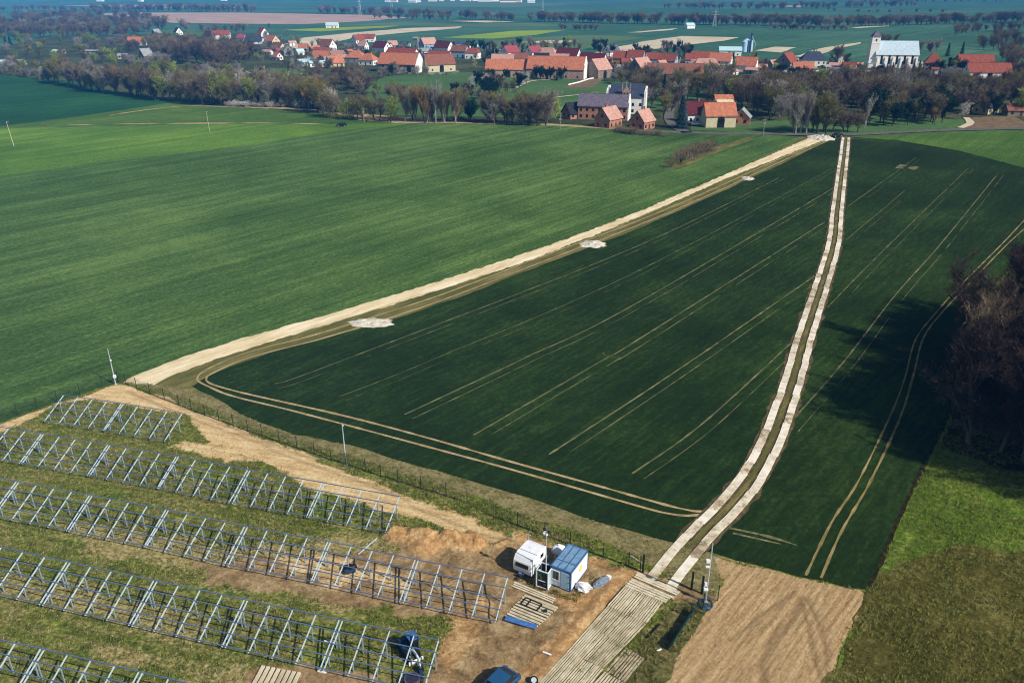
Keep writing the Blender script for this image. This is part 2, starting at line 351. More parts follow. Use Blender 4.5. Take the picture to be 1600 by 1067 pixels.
SITE = W([(-200, 727), (0, 661), (100, 625), (186, 597), (240, 600), (290, 605), (330, 618), (365, 640), (413, 662), (460, 679), (544, 694), (640, 724), (800, 770), (955, 821), (1055, 848), (1110, 866), (1250, 901), (1354, 922), (1345, 960), (1318, 1010), (1290, 1085), (1280, 1250), (-900, 1250), (-900, 950)])
sd = sdist(X, Y, SITE)
def fbm(X, Y, sc, oc=4, seed=0):
    out = np.zeros(X.shape); rs = np.random.RandomState(seed); a = 1; tot = 0
    for o in range(oc):
        g = rs.rand(257, 257); u = (X / sc * 2 ** o) % 256; v = (Y / sc * 2 ** o) % 256
        i = u.astype(int); j = v.astype(int); fu = u - i; fv = v - j; fu = fu * fu * (3 - 2 * fu); fv = fv * fv * (3 - 2 * fv)
        out += a * ((g[i, j] * (1 - fu) + g[i + 1, j] * fu) * (1 - fv) + (g[i, j + 1] * (1 - fu) + g[i + 1, j + 1] * fu) * fv); tot += a; a *= .55
    return out / tot
n1 = fbm(X, Y, 3.0, 5, 1); n2 = fbm(X, Y, 9.0, 4, 2); n3 = fbm(X, Y, .9, 3, 3)
def area(px, soft=1.0, ragged=2.0):
    return np.clip(.5 + (sdist(X, Y, W(px)) + (n1 - .5) * 2 * ragged) / (2 * soft), 0, 1)
sand = area([(0, 664), (60, 642), (120, 622), (185, 600), (240, 614), (330, 650), (420, 690), (520, 730), (640, 775), (760, 822), (800, 842), (770, 856), (700, 828), (626, 806), (560, 785), (480, 762), (400, 718), (320, 688), (290, 650), (150, 626), (90, 630), (60, 650), (0, 675), (-60, 690), (-60, 680)], .5, 1.0)
sand = np.maximum(sand, .8 * area([(262, 700), (290, 686), (400, 700), (440, 724), (350, 722)], .6, 1.2))
soilm = area([(690, 790), (800, 835), (900, 868), (1000, 892), (1130, 935), (1060, 950), (1030, 925), (1000, 920), (900, 1040), (880, 1100), (640, 1100), (690, 1020), (700, 970), (560, 950), (420, 925), (330, 905), (300, 880), (380, 872), (520, 868), (620, 862), (600, 836), (640, 826), (730, 835), (770, 850)], .8, 1.6)
soilm = np.maximum(soilm, area([(380, 1100), (400, 1045), (470, 1040), (560, 1050), (640, 1100)], .5, 1.5))
soilm = np.maximum(soilm, .75 * area([(1050, 940), (1110, 930), (1120, 945), (1080, 955)], .5, .6))
mixs = area([(90, 812), (230, 838), (330, 848), (600, 838), (640, 930), (560, 958), (420, 928), (300, 900), (160, 868)], 1.5, 2.5) * .85
mixs = np.maximum(mixs, .7 * area([(0, 905), (120, 925), (330, 975), (300, 1000), (120, 965), (0, 930)], 1.5, 3)); mixs = np.maximum(mixs, .75 * area([(150, 1010), (330, 1045), (420, 1060), (400, 1080), (200, 1040)], 1.2, 2.5))
sand = np.maximum(sand, .62 * area([(430, 862), (540, 872), (650, 905), (640, 932), (520, 912), (440, 892)], .8, 2.0))
vergem = area([(185, 590), (250, 595), (340, 617), (365, 640), (413, 662), (460, 679), (544, 694), (640, 724), (800, 768), (955, 819), (1050, 846), (1110, 866), (1150, 880), (1122, 920), (1096, 930), (1030, 890), (960, 852), (880, 825), (780, 790), (700, 762), (640, 745), (544, 712), (460, 690), (400, 670), (330, 640), (250, 612)], .35, .6)
tilled = area([(1118, 872), (1250, 902), (1354, 923), (1345, 960), (1318, 1010), (1288, 1088), (1280, 1250), (960, 1250), (1036, 1075), (1080, 1000), (1112, 950), (1128, 910)], .3, .5)
rightg = area([(1120, 960), (1100, 940), (1045, 945), (960, 1070), (1036, 1075), (1090, 1000)], .5, .6)
soilm = soilm * (1 - rightg * .75)
orange = area([(810, 838), (700, 790), (640, 780), (560, 760), (700, 815), (900, 868), (1000, 893), (1010, 905), (930, 990), (860, 1080), (800, 1085), (850, 1020), (900, 960), (860, 940), (930, 925), (950, 890), (860, 870)], .8, 1.5)
orange = np.maximum(orange, .7 * area([(690, 960), (740, 950), (760, 1000), (700, 1060), (680, 1010)], .8, 1.5))
# relief
Z = .03 + .10 * (n1 - .4) + .05 * n3 * (1 - sand)
Z += np.where(soilm > .5, .10 * (n3 - .3), 0)
def ridge(px, hgt, wid):
    l = W(px); d = np.full(X.shape, 1e9)
    for (ax, ay), (bx, by) in zip(l, l[1:]):
        ex, ey = bx - ax, by - ay; t = np.clip(((X - ax) * ex + (Y - ay) * ey) / (ex * ex + ey * ey), 0, 1)
        d = np.minimum(d, np.hypot(X - ax - ex * t, Y - ay - ey * t))
    return hgt * np.clip(1 - d / wid, 0, 1) ** 1.3
heap = ridge([(616, 836), (650, 840), (690, 846), (740, 852)], 1.0, 1.6) * (.25 + 1.3 * n3)
heap += ridge([(728, 846), (742, 850)], .8, 1.6) * n3 + ridge([(775, 852), (800, 850)], .4, 1.4) * n3 + ridge([(655, 858), (668, 862)], .45, 1.8)
heap += ridge([(745, 936), (755, 945)], .5, 1.2) * n3 + ridge([(860, 1010), (900, 965)], .35, 1.6) * n3
heap *= 1.6
Z += heap
for dd, dep in ((0, .12), (.0, 0)):
    pass
u_ = X * math.cos(ROAD_A) + Y * math.sin(ROAD_A); v_ = -X * math.sin(ROAD_A) + Y * math.cos(ROAD_A)
arc = np.hypot(X - 26 , Y - 44)  # turning tracks in the tilled field
Z = np.where(tilled > .5, .03 + 0.085 * np.sin(v_ * 2 * math.pi / .75 + 2.0 * (fbm(X, Y, 6, 3, 7) - .5)) + .08 * n3, Z)
turn = ridge([(1252, 935), (1240, 965), (1205, 1000), (1188, 1040), (1200, 1100)], 1, .6) + ridge([(1262, 935), (1278, 975), (1290, 1010), (1292, 1060)], 1, .4) + ridge([(1140, 1000), (1190, 960), (1240, 925)], 1, .35) + ridge([(1250, 932), (1262, 975), (1270, 1020), (1285, 1070)], 1, .35)
Z = Z - .2 * np.where(tilled > .5, np.clip(turn, 0, 1), 0)
rut2 = ridge([(840, 1100), (880, 1040), (930, 975), (975, 915)], 1, .5) + ridge([(800, 1090), (850, 1030), (905, 965), (950, 905)], 1, .5) + ridge([(640, 790), (760, 838), (860, 860), (960, 892)], 1, .4) + ridge([(420, 703), (560, 752), (640, 783)], 1, .4) + ridge([(200, 612), (300, 655), (420, 697)], 1, .4) + ridge([(230, 612), (340, 660), (440, 700), (560, 742)], 1, .35)
Z = Z - .10 * np.clip(rut2, 0, 1)
Z = np.where(vergem > .5, .05 + .10 * (n3 - .3), Z)
Z = np.maximum(Z, -.02) + .02
wear = np.clip(turn + rut2, 0, 1)
Z = np.where(sd < .2, np.minimum(Z, .0) - .02, Z)
keep = sd > -1.2
ny, nx = X.shape; idx = -np.ones(X.size, int)
fk = keep[:-1, :-1] & keep[1:, :-1] & keep[:-1, 1:] & keep[1:, 1:]
jj, ii = np.nonzero(fk); q = jj * nx + ii
quads = np.stack([q, q + 1, q + nx + 1, q + nx], 1)
used = np.unique(quads); idx[used] = np.arange(len(used))
me = bpy.data.meshes.new('site_ground')
vv = np.stack([X.ravel()[used], Y.ravel()[used], Z.ravel()[used]], 1)
me.from_pydata(vv.tolist(), [], idx[quads].tolist())
for nm, (a, b, c) in {'cover': (sand, soilm, mixs), 'cover2': (vergem, tilled, orange), 'cover3': (wear, rightg, np.clip(heap * 2.5, 0, 1))}.items():
    at = me.attributes.new(nm, 'FLOAT_COLOR', 'POINT')
    at.data.foreach_set('color', np.stack([a.ravel()[used], b.ravel()[used], c.ravel()[used], np.ones(len(used))], 1).astype(np.float32).ravel())
me.polygons.foreach_set('use_smooth', [True] * len(me.polygons)); me.update()
t = NT('site_soil_and_grass')
def sepattr(nm):
    a = t.new('ShaderNodeAttribute', attribute_name=nm); s = t.new('ShaderNodeSeparateColor'); t.l.new(a.outputs['Color'], s.inputs[0]); return s.outputs
c1 = sepattr('cover'); c2 = sepattr('cover2'); c3 = sepattr('cover3')
fine = t.noise(t.pos(), 2.6, 8, .75); mid = t.noise(t.pos(), .55, 7, .7, .6); broad = t.noise(t.pos(), .11, 5, .6)
strk = t.noise(t.pos((.22, 1.3, 1), R(-14)), 1, 6, .65, .3); strk2 = t.noise(t.pos((.15, 2.6, 1), ROAD_A), 1, 6, .7, .2)
def fac(m, k=.9, w_=.14):
    f = t.math('ADD', m, t.math('MULTIPLY', t.math('SUBTRACT', fine, .5), k)); f = t.math('ADD', f, t.math('MULTIPLY', t.math('SUBTRACT', mid, .5), k * .6))
    return t.math('MULTIPLY', t.math('SUBTRACT', f, .5 - w_), 1 / (2 * w_), True)
grass = t.ramp(t.math('ADD', t.math('MULTIPLY', fine, .6), t.math('MULTIPLY', mid, .4)), [(.36, '1e260a'), (.5, '53601e'), (.64, '97984a')])
straw = t.ramp(fine, [(.32, '4f4626'), (.5, '8c7f4e'), (.68, 'bdae80')])
strawf = t.math('MULTIPLY', t.math('SUBTRACT', t.math('ADD', t.math('MULTIPLY', strk, .75), t.math('MULTIPLY', broad, .35)), .52), 7, True)
g = t.mix(t.math('MULTIPLY', strawf, .75), grass, straw)
browns = t.ramp(t.math('ADD', t.math('MULTIPLY', mid, .6), t.math('MULTIPLY', fine, .4)), [(.36, '56442c'), (.5, '89714e'), (.63, 'b09a74')])
oranges = t.ramp(t.math('ADD', t.math('MULTIPLY', mid, .5), t.math('MULTIPLY', fine, .5)), [(.36, '7a5a34'), (.5, 'a88356'), (.63, 'cfb384')])
sands = t.ramp(t.math('ADD', t.math('MULTIPLY', strk, .5), t.math('MULTIPLY', fine, .5)), [(.36, '977b52'), (.5, 'c4a878'), (.64, 'e0cca2')])
verges = t.ramp(t.math('ADD', t.math('MULTIPLY', mid, .4), t.math('MULTIPLY', fine, .6)), [(.36, '39401c'), (.48, '6e6740'), (.66, 'a0926a')])
tills = t.ramp(t.math('ADD', t.math('MULTIPLY', strk2, .55), t.math('MULTIPLY', fine, .45)), [(.36, '7a6142'), (.5, 'a58a63'), (.64, 'c4ab82')])
rg = t.ramp(t.math('ADD', t.math('MULTIPLY', mid, .5), t.math('MULTIPLY', fine, .5)), [(.36, '2c3414'), (.5, '5c5a32'), (.64, '94825a')])
soils = t.mix(fac(c2[2], .7, .3), browns, oranges)
g = t.mix(fac(c1[2], 1.3, .2), g, straw)
g = t.mix(fac(c1[1]), g, soils); g = t.mix(fac(c1[0], .7), g, sands)
g = t.mix(fac(c3[1], .6), g, rg)
g = t.mix(fac(c2[0], .4), g, verges); g = t.mix(fac(c2[1], .4), g, tills)
g = t.mix(fac(c3[2], .5, .2), g, oranges)
g = t.mix(t.math('MULTIPLY', c3[0], .6), g, '5f482e')
t.color(g); t.b.inputs['Roughness'].default_value = 1; t.b.inputs['Specular IOR Level'].default_value = .05
t.bump(t.math('ADD', t.math('MULTIPLY', mid, .5), fine), 1, .16)
me.materials.append(t.m)
tag(link('site_ground', me), kind='structure')
def gz(x, y):
    i = int(round((x - gx[0]) / .33)); j = int(round((y - gy[0]) / .33))
    return float(Z[j, i]) if 0 <= i < nx and 0 <= j < ny else .02
def gm(A, x, y):
    i = int(round((x - gx[0]) / .33)); j = int(round((y - gy[0]) / .33))
    return float(A[j, i]) if 0 <= i < nx and 0 <= j < ny else 0

# ------------------------------------------------------------------ object materials
O = {}
O['galv'] = paint('galvanised_steel', 'c3d6dc', .4, .15, .15, 6)
O['galv_p'] = paint('galvanised_post', 'a3b8c2', .5, .3, .2, 6)
O['galv_d'] = paint('purlin_steel', '6f84ac', .45, .3, .2, 6)
O['pole'] = paint('pole_steel', 'c3d0da', .4, .3, .1)
O['post_green'] = paint('fence_green', '1d3028', .6)
O['black'] = paint('black_metal', '131417', .5)
O['rubber'] = paint('rubber', '17171a', .85)
O['white'] = paint('white_paint', 'e6e8ea', .35, 0, .08)
O['blue'] = paint('cabin_blue', '3d6596', .4, 0, .12)
O['blue_roof'] = paint('blue_steel_roof', '86abc8', .4, .1, .2, 2)
O['blue_pale'] = paint('pale_blue_panel', 'a9c8de', .4, 0, .08)
O['blue_mid'] = paint('bright_blue_board', '4a76b4', .5, 0, .3)
O['glass'] = paint('dark_glass', '15191f', .12, 0, .1, spec=.8)
O['car_blue'] = paint('car_blue', '2b5c86', .2, .3, .05, spec=.7)
O['navy'] = paint('excavator_navy', '24405f', .35, .1, .15)
O['yellow'] = paint('yellow_paint', 'e8d24a', .5, 0, .1)
O['greenp'] = paint('poster_green', '2f6b46', .5)
O['plastic'] = paint('wrapped_plastic', '8795a3', .25, 0, .4, 5)
O['bag'] = paint('white_bag', 'e4e4e6', .6, 0, .2, 4)
t = NT('weathered_timber'); v = t.pos(obj=True); n = t.noise(v, 1.2, 7, .7); n2 = t.noise(v, 14, 5, .7)
oi = t.new('ShaderNodeObjectInfo'); n3_ = t.math('ADD', t.math('MULTIPLY', n, .6), t.math('MULTIPLY', n2, .4))
n3_ = t.math('ADD', n3_, t.math('MULTIPLY', t.math('SUBTRACT', oi.outputs['Random'], .5), .12))
t.color(t.ramp(n3_, [(.32, '82745a'), (.5, 'b9ad90'), (.66, 'd6ccb4')])); t.bump(n2, .5, .02); O['timber'] = t.m
t = NT('pale_concrete_slab'); v = t.pos(obj=True); n = t.noise(t.pos(), 1.1, 7, .7)
oi = t.new('ShaderNodeObjectInfo'); f = t.math('ADD', n, t.math('MULTIPLY', t.math('SUBTRACT', oi.outputs['Random'], .5), .34))
t.color(t.ramp(f, [(.28, '85765c'), (.45, 'c2b69c'), (.68, 'e0d8c8')])); O['slab'] = t.m
O['gap'] = soil('gap_mud', '2c2418', '3d3222', '52452f', 1)

# ------------------------------------------------------------------ mounting frames for solar panels
LOWH, HIGHH, RUN = .6, 2.5, 4.05
TLEN, NB = 9.75, 4
def frame_meshes():
    L = TLEN; d = {}
    th = math.atan2(HIGHH - LOWH, RUN)
    def at(x, f, dz=0): return Vector((x, f * RUN, LOWH + f * (HIGHH - LOWH) + dz))
    mb = MB(); mb.bar(at(0, -.01), at(0, 1.01), .085, .11); d['rafter'] = mb.mesh('rafter', O['galv'])
    mb = MB(); a = at(0, .76, -.06); mb.bar(Vector((0, a.y, -.15)), a, .095, .095); d['rear_post'] = mb.mesh('rear_post', O['galv_p'])
    mb = MB(); a = at(0, .24, -.06); mb.bar(Vector((0, a.y, -.15)), a, .095, .095); d['front_post'] = mb.mesh('front_post', O['galv_p'])
    mb = MB(); mb.bar((0, .24 * RUN, .35), at(0, .5, -.06), .05); d['brace'] = mb.mesh('brace', O['galv'])
    mb = MB(); mb.bar((-.12, 0, 0), (L + .0, 0, 0), .07, .08); d['purlin'] = mb.mesh('purlin', O['galv_d'])
    return d, at
FM, fat = frame_meshes()
proto = thing('solar_mounting_frame', 'x', 'mounting frame', (0, 0, 0), 0, 'bare steel frames for solar panels')
inset = .17
for i in range(NB + 1):
    x = inset + (TLEN - 2 * inset) * i / NB
    for k in ('rafter', 'rear_post', 'front_post'): link(k, FM[k], proto, (x, 0, 0))
for f in (.01, .26, .5, .75, .99):
    link('purlin', FM['purlin'], proto, fat(0, f, .09))
rows = [('first', [(98, 617.8), (191.3, 631.3), (286.4, 646.9)]),
        ('second', [(-38, 661), (66.6, 678.4), (170.3, 695.5), (277.4, 713.5), (388.9, 734.8), (505.5, 754.8), (626.4, 776.4)]),
        ('third', [(-90, 730.5), (27.9, 753.4), (142.4, 774.4), (261.5, 796.9), (384.7, 823.3), (514.6, 846.8), (651.4, 875), (795.7, 903)]),
        ('fourth', [(-33, 848), (107.6, 878.8), (243.2, 907.6), (384.7, 937.6), (533, 968.9), (688.2, 1000.9)]),
        ('fifth', [(-95, 980), (67, 1014.4), (220.1, 1050), (392, 1090)])]
ordn = ['first', 'second', 'third', 'fourth', 'fifth', 'sixth', 'seventh']
rowname = {'first': 'short farthest row', 'second': 'second row', 'third': 'third row, by the caravan', 'fourth': 'fourth row, by the excavator', 'fifth': 'nearest row'}
firstf = True
for rn, pts in rows:
    nseg = len(pts) - 1
    for i in range(nseg):
        a = P(*pts[i], HIGHH); b = P(*pts[i + 1], HIGHH); d = b - a; ang = math.atan2(d.y, d.x)
        vx = Vector((-math.sin(ang), math.cos(ang), 0)); base = a - vx * RUN; base.z = gz(base.x + d.x / 2, base.y + 2) - .03
        o = proto if firstf else copy_tree(proto); firstf = False
        o.location = base; o.rotation_euler = (0, 0, ang); o.scale = (d.length / TLEN, 1, 1)
        k = nseg - 1 - i
        where = 'rightmost' if k == 0 else ('%s from right' % ordn[k])
        o['label'] = 'bare steel panel frame, %s in the %s' % (where, rowname[rn])

# ------------------------------------------------------------------ fence round the site
def fence(pxs, name_label, h=1.8, sp_=2.5):
    f = thing('mesh_fence', name_label, 'fence', P(*pxs[0]))
    base = f.location.copy(); pts = smooth_line([P(x, y) for x, y in pxs], sp_)
    pm = MB().tube((0, 0, -.1), (0, 0, h + .1), .05, n=6).mesh('post', O['post_green'])
    wm = MB()
    for i, p in enumerate(pts):
        z = gz(p.x, p.y) if True else 0
        link('post', pm, f, p + Vector((0, 0, z)) - base)
        if i:
            a = pts[i - 1] - base; b = p - base
            for k in range(13): wm.bar(a + Vector((0, 0, .05 + k * (h - .1) / 12)), b + Vector((0, 0, .05 + k * (h - .1) / 12)), .009)
            n = int((b - a).length / .12)
            for k in range(n):
                c = a.lerp(b, k / n); wm.bar(c + Vector((0, 0, .03)), c + Vector((0, 0, h)), .007)
    wm.obj('wire_mesh', O['post_green'], f); return f
fence([(185, 597), (280, 634), (410, 683), (541, 728), (622, 754), (730, 788), (775, 810), (891, 853), (982, 886), (1000, 893)], 'long dark green wire mesh fence between the frames and the dark field')
fence([(-160, 712), (-60, 680), (0, 659), (90, 628), (185, 597)], 'dark green wire mesh fence along the edge of the left green field')
fence([(1121, 940), (1098, 952), (1079, 966)], 'short run of wire mesh fence beside the camera pole', 1.8, 2.2)
# leaning mesh panel
a = P(1041, 1016); b = P(1078, 958)
t_ = thing('fence_panel', 'blue-green mesh panel leaning in the grass right of the timber deck', 'fence panel', a)
e_ = b - a; mb = MB(); u = e_.normalized(); lean = Vector((u.y, -u.x, 0)) * .55 + Vector((0, 0, 1.15))
net = MB()
for k in range(60): net.bar(e_ * (k / 59) , e_ * (k / 59) + lean, .03)
for k in range(14): net.bar(lean * (k / 13), e_ + lean * (k / 13), .03)
net.obj('mesh', paint('teal_mesh', '15504f', .6), t_)
for k in (0, .5, 1): mb = MB().tube(e_ * k - Vector((0, 0, .1)), e_ * k + lean * 1.1, .035).obj('post', O['post_green'], t_)
def post(name, label, cat, x, y, h, r, mat, group=None):
    p = P(x, y); mb = MB(); mb.box((0, 0, h / 2 - .05), (r * 2, r * 2, h + .1)); mb.box((0, 0, h + .01), (r * 2.5, r * 2.5, .03))
    o = mb.obj(name, mat); o.location = p + Vector((0, 0, gz(p.x, p.y))); return tag(o, label, cat, group)
post('gate_post', 'square black gate post left of the mat road', 'gate post', 1004, 895, 2.1, .09, O['black'])
post('gate_post', 'square black gate post right of the mat road, nearer to the road', 'gate post', 1080, 922, 2.1, .09, O['black'])
post('gate_post', 'square black gate post right of the mat road, next to the camera pole', 'gate post', 1096, 928, 2.1, .09, O['black'])
# white stay rail + rail on ground
p = P(983, 866, .9); q = P(1003, 879, .9)
tag(MB().bar(p, q, .05).obj('rail', O['white']), 'thin pale rail from the fence to the left gate post', 'rail')
p1 = P(1004, 897, .1); p2 = P(1108, 945, .1)
tag(MB().bar(p1, p2, .1, .08).obj('gate_rail', O['black']), 'black sliding gate rail lying across the mat road', 'gate rail')

# ------------------------------------------------------------------ wheel strips of pale slabs
rnd = random.Random(4)
C = smooth_line([P(x, y) for x, y in [(1322, 214), (1319, 240), (1314, 280), (1308, 330), (1302.6, 380), (1282, 451), (1259, 522), (1239, 594), (1221, 647), (1203, 693), (1175, 745), (1140, 790), (1099, 831), (1062, 874), (1028, 917)]], .5)
def band(name, off, wd, mat, z):
    mb = MB(); prev = None
    for i, p in enumerate(C):
        a = C[max(0, i - 1)]; b = C[min(len(C) - 1, i + 1)]; d = (b - a).normalized(); n = Vector((-d.y, d.x, 0))
        j = 1 + .25 * mnoise.noise(Vector((p.x * .4, p.y * .4, 4)))
        cur = (p + n * (off + wd / 2 * j), p + n * (off - wd / 2 * j))
        if prev: mb.add([(prev[0].x, prev[0].y, z), (prev[1].x, prev[1].y, z), (cur[1].x, cur[1].y, z), (cur[0].x, cur[0].y, z)], [(0, 1, 2, 3)])
        prev = cur
    return tag(mb.obj(name, mat), kind='structure')
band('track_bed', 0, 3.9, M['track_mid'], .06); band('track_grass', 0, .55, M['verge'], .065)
def slab_mesh(seed):
    r = random.Random(seed); mb = MB(); n = 4; L = 3.0; W_ = .98
    for k in range(n):
        w1 = W_ / n; e0 = r.uniform(-.2, .1); e1 = r.uniform(-.1, .2)
        mb.box(((e0 + e1) / 2, -W_ / 2 + w1 * (k + .5), .06), (L + e1 - e0, w1 * .97, .12 + r.uniform(-.01, .01)))
    return mb.mesh('track_slab', O['slab'])
SM = [slab_mesh(k) for k in range(4)]
cum = [0]
for a, b in zip(C, C[1:]): cum.append(cum[-1] + (b - a).length)
def along(s_):
    s_ = max(0, min(cum[-1] - .01, s_)); lo = 0
    import bisect
    i = bisect.bisect_right(cum, s_) - 1; i = min(i, len(C) - 2)
    f = (s_ - cum[i]) / (cum[i + 1] - cum[i]); return C[i].lerp(C[i + 1], f), (C[i + 1] - C[i]).normalized()
SL = 3.05
for side, sn in ((1, 'left'), (-1, 'right')):
    s_ = cum[-1] - SL / 2 - .0
    # driving away from the camera, the left strip has the smaller x
    while s_ > 1:
        p, d = along(s_); d2 = (along(s_ + 1.2)[0] - along(s_ - 1.2)[0]).normalized(); n = Vector((-d2.y, d2.x, 0))
        o = link('track_slab', rnd.choice(SM), None, p + n * (-side * 1.08 + rnd.uniform(-.06, .06)) + Vector((0, 0, .065 + .003 * rnd.random())))
        o.rotation_euler = (0, 0, math.atan2(d2.y, d2.x) + rnd.uniform(-.02, .02))
        tag(o, 'pale slab in the %s wheel strip of the long mat road through the dark field' % sn, 'road slab', 'slabs in the %s wheel strip of the mat road' % sn)
        s_ -= SL

# ------------------------------------------------------------------ timber deck
def deck_piece(label, corners, nplank, group, z=.12, skip=.0, seed=0, crossgap=.42):
    """corners px: a(near-left) b(far-left) c(far-right) d(near-right); planks run a->b"""
    r = random.Random(seed); A, B, C_, D = [P(x, y) for x, y in corners]
    c0 = (A + B + C_ + D) / 4; o = thing('timber_mat', label, 'timber mat', (c0.x, c0.y, gz(c0.x, c0.y)), 0, group)
    m2 = MB()
    q = [(v - c0) * .985 for v in (A, D, C_, B)]
    m2.add([(v.x, v.y, z * .3) for v in q], [(0, 1, 2, 3)]); m2.obj('underlay', O['gap'], o)
    m = MB()
    for k in range(nplank):
        u0 = (k + crossgap / 2 * r.uniform(.3, 1.4)) / nplank; u1 = (k + 1 - crossgap / 2 * r.uniform(.3, 1.4)) / nplank
        e0 = r.uniform(-.012, .02); e1 = r.uniform(-.02, .012)
        a0 = A.lerp(D, u0); b0 = B.lerp(C_, u0); a1 = A.lerp(D, u1); b1 = B.lerp(C_, u1)
        pts = [a0.lerp(b0, e0), a1.lerp(b1, e0), a1.lerp(b1, 1 + e1), a0.lerp(b0, 1 + e1)]; zz = z + r.uniform(-.015, .015)
        vs = [(p.x - c0.x, p.y - c0.y, zz) for p in pts] + [(p.x - c0.x, p.y - c0.y, .0) for p in pts]
        m.add(vs, [(0, 1, 2, 3), (4, 7, 6, 5), (0, 4, 5, 1), (1, 5, 6, 2), (2, 6, 7, 3), (3, 7, 4, 0)])
    m.obj('planks', O['timber'], o); return o
gD = 'timber mats of the wide deck at the site entrance'
# far cross mats, then three rows of two, px from photo
deck_piece('timber mat laid crosswise between the wheel strips and the deck', [(975, 917), (1040, 944), (1052, 934), (986, 905)], 4, gD, .10, seed=1, crossgap=.2)
deck_piece('weathered timber mat, second crosswise one, beside the deck planks', [(988, 903), (1056, 932), (1064, 925), (998, 896)], 3, gD, .09, seed=11, crossgap=.2)
La = [(975, 918), (948, 948), (918, 982), (885, 1020), (838, 1072), (800, 1115)]
Ra = [(1036, 942), (1010, 976), (978, 1010), (943, 1046), (905, 1092), (870, 1135)]
def mid_(a, b, f): return (a[0] + (b[0] - a[0]) * f, a[1] + (b[1] - a[1]) * f)
words = ['farthest', 'second', 'third', 'fourth', 'nearest']
for i in range(5):
    for h_, (f0, f1) in enumerate(((0, .5), (.505, 1))):
        deck_piece('timber mat in the %s row of the wide deck, %s half' % (words[i], 'left' if h_ == 0 else 'right'),
                   [mid_(La[i + 1], Ra[i + 1], f0), mid_(La[i], Ra[i], f0), mid_(La[i], Ra[i], f1), mid_(La[i + 1], Ra[i + 1], f1)], 9, gD, .12, seed=20 + i * 2 + h_)
deck_piece('grey worn timber mat sticking out on the right side of the deck', [(946, 1048), (978, 1012), (1007, 1030), (976, 1068)], 8, gD, .09, seed=50)
deck_piece('grey worn timber mat at the bottom edge right of the deck', [(905, 1094), (944, 1050), (974, 1068), (940, 1112)], 8, gD, .09, seed=51)
# pallets beside the frames
deck_piece('narrow timber mat in front of the caravan and cabinet', [(798, 918), (862, 944), (868, 936), (805, 910)], 3, 'timber mats in front of the cabins', .12, seed=60)
o = deck_piece('wide timber mat carrying a black frame and a blue board', [(787, 966), (834, 986), (873, 950), (821, 930)], 10, 'timber mats in front of the cabins', .14, seed=61)
# plank pile bottom left
for k in range(8):
    a = P(393 + k * 8, 1078 + k * 2); b = P(412 + k * 8 , 1043 + k * 1.5)
    c = (a + b) / 2; mb = MB().box((0, 0, .1), ((b - a).length, .3, .16)); oo = mb.obj('plank', O['timber']); oo.location = (c.x, c.y, gz(c.x, c.y)); oo.rotation_euler = (0, 0, math.atan2(b.y - a.y, b.x - a.x))
    tag(oo, 'pale plank in the row laid out at the bottom edge beside the nearest frames', 'plank', 'planks laid side by side at the bottom edge')
def frameof(px, z0=0): p = P(*px); return Vector((p.x, p.y, gz(p.x, p.y) + z0))
# blue board and black frame on the mat
a, b = P(790, 967, .2), P(838, 980, .2); c = (a + b) / 2
mb = MB().box((0, 0, .0), ((b - a).length, .6, .08)); o = mb.obj('blue_board', O['blue_mid']); o.location = (c.x, c.y, .32); o.rotation_euler = (0, R(2), math.atan2(b.y - a.y, b.x - a.x)); tag(o, 'long bright blue board lying on the wide timber mat', 'board')
a, b = P(818, 939, .2), P(843, 950, .2); c = (a + b) / 2; L_ = (b - a).length; mb = MB()
for y_ in (-.5, .5): mb.box((0, y_, 0), (L_, .08, .08))
for x_ in (-L_ / 2, -L_ / 6, L_ / 2): mb.box((x_, 0, 0.002), (.08, 1.0, .075))
o = mb.obj('black_frame', O['black']); o.location = (c.x, c.y, .30); o.rotation_euler = (0, 0, math.atan2(b.y - a.y, b.x - a.x)); tag(o, 'empty black metal frame lying on the wide timber mat', 'metal frame')
mb = MB().box((0, 0, .1), (.35, .25, .2)).box((.1, 0, .23), (.12, .1, .06)); o = mb.obj('dark_block', O['post_green']); o.location = frameof((852, 958), .13); tag(o, 'small dark block on the right edge of the wide timber mat', 'block')

# ------------------------------------------------------------------ site cabin
A = P(860, 916); B = P(890.9, 926.6); Cc = P(924.3, 895.8)
ang = math.atan2(B.y - A.y, B.x - A.x); wdt = 2.25; ln = 3.95; hh = 2.3; ang = R(-30)
a2 = math.atan2(Cc.y - B.y, Cc.x - B.x)
cab = thing('site_cabin', 'blue site cabin with a white side wall and ribbed blue roof', 'site cabin', (B.x, B.y, gz(B.x, B.y)), ang)
# local frame: front wall along x from -wdt..0 at y=0, depth ln along +y
mb = MB(); mb.box((-wdt / 2, ln / 2, hh / 2 + .05), (wdt - .1, ln - .1, hh - .1)); mb.obj('body', O['blue_pale'], cab)
mb = MB(); mb.box((.005, ln / 2, hh / 2 + .03), (.06, ln - .3, hh - .35)); mb.obj('side_wall', O['white'], cab)
mb = MB()
for x_ in (-wdt + .06, -.06):
    for y_ in (.06, ln - .06): mb.box((x_, y_, hh / 2 + .05), (.16, .16, hh))
for y_ in (.05, ln - .05):
    mb.box((-wdt / 2, y_, hh + .0), (wdt - .01, .14, .2)); mb.box((-wdt / 2, y_, .1), (wdt - .01, .14, .18))
for x_ in (-wdt + .05, -.05):
    mb.box((x_, ln / 2, hh - .003), (.14, ln - .01, .2)); mb.box((x_, ln / 2, .097), (.14, ln - .01, .18))
mb.obj('corner_frame', O['blue'], cab)
mb = MB(); mb.box((-wdt / 2, ln / 2, hh + .06), (wdt - .1, ln - .1, .06))
for k in range(26): mb.box((-wdt / 2, .1 + (ln - .2) * (k + .5) / 26, hh + .1), (wdt - .2, .06, .03))
mb.obj('roof', O['blue_roof'], cab)
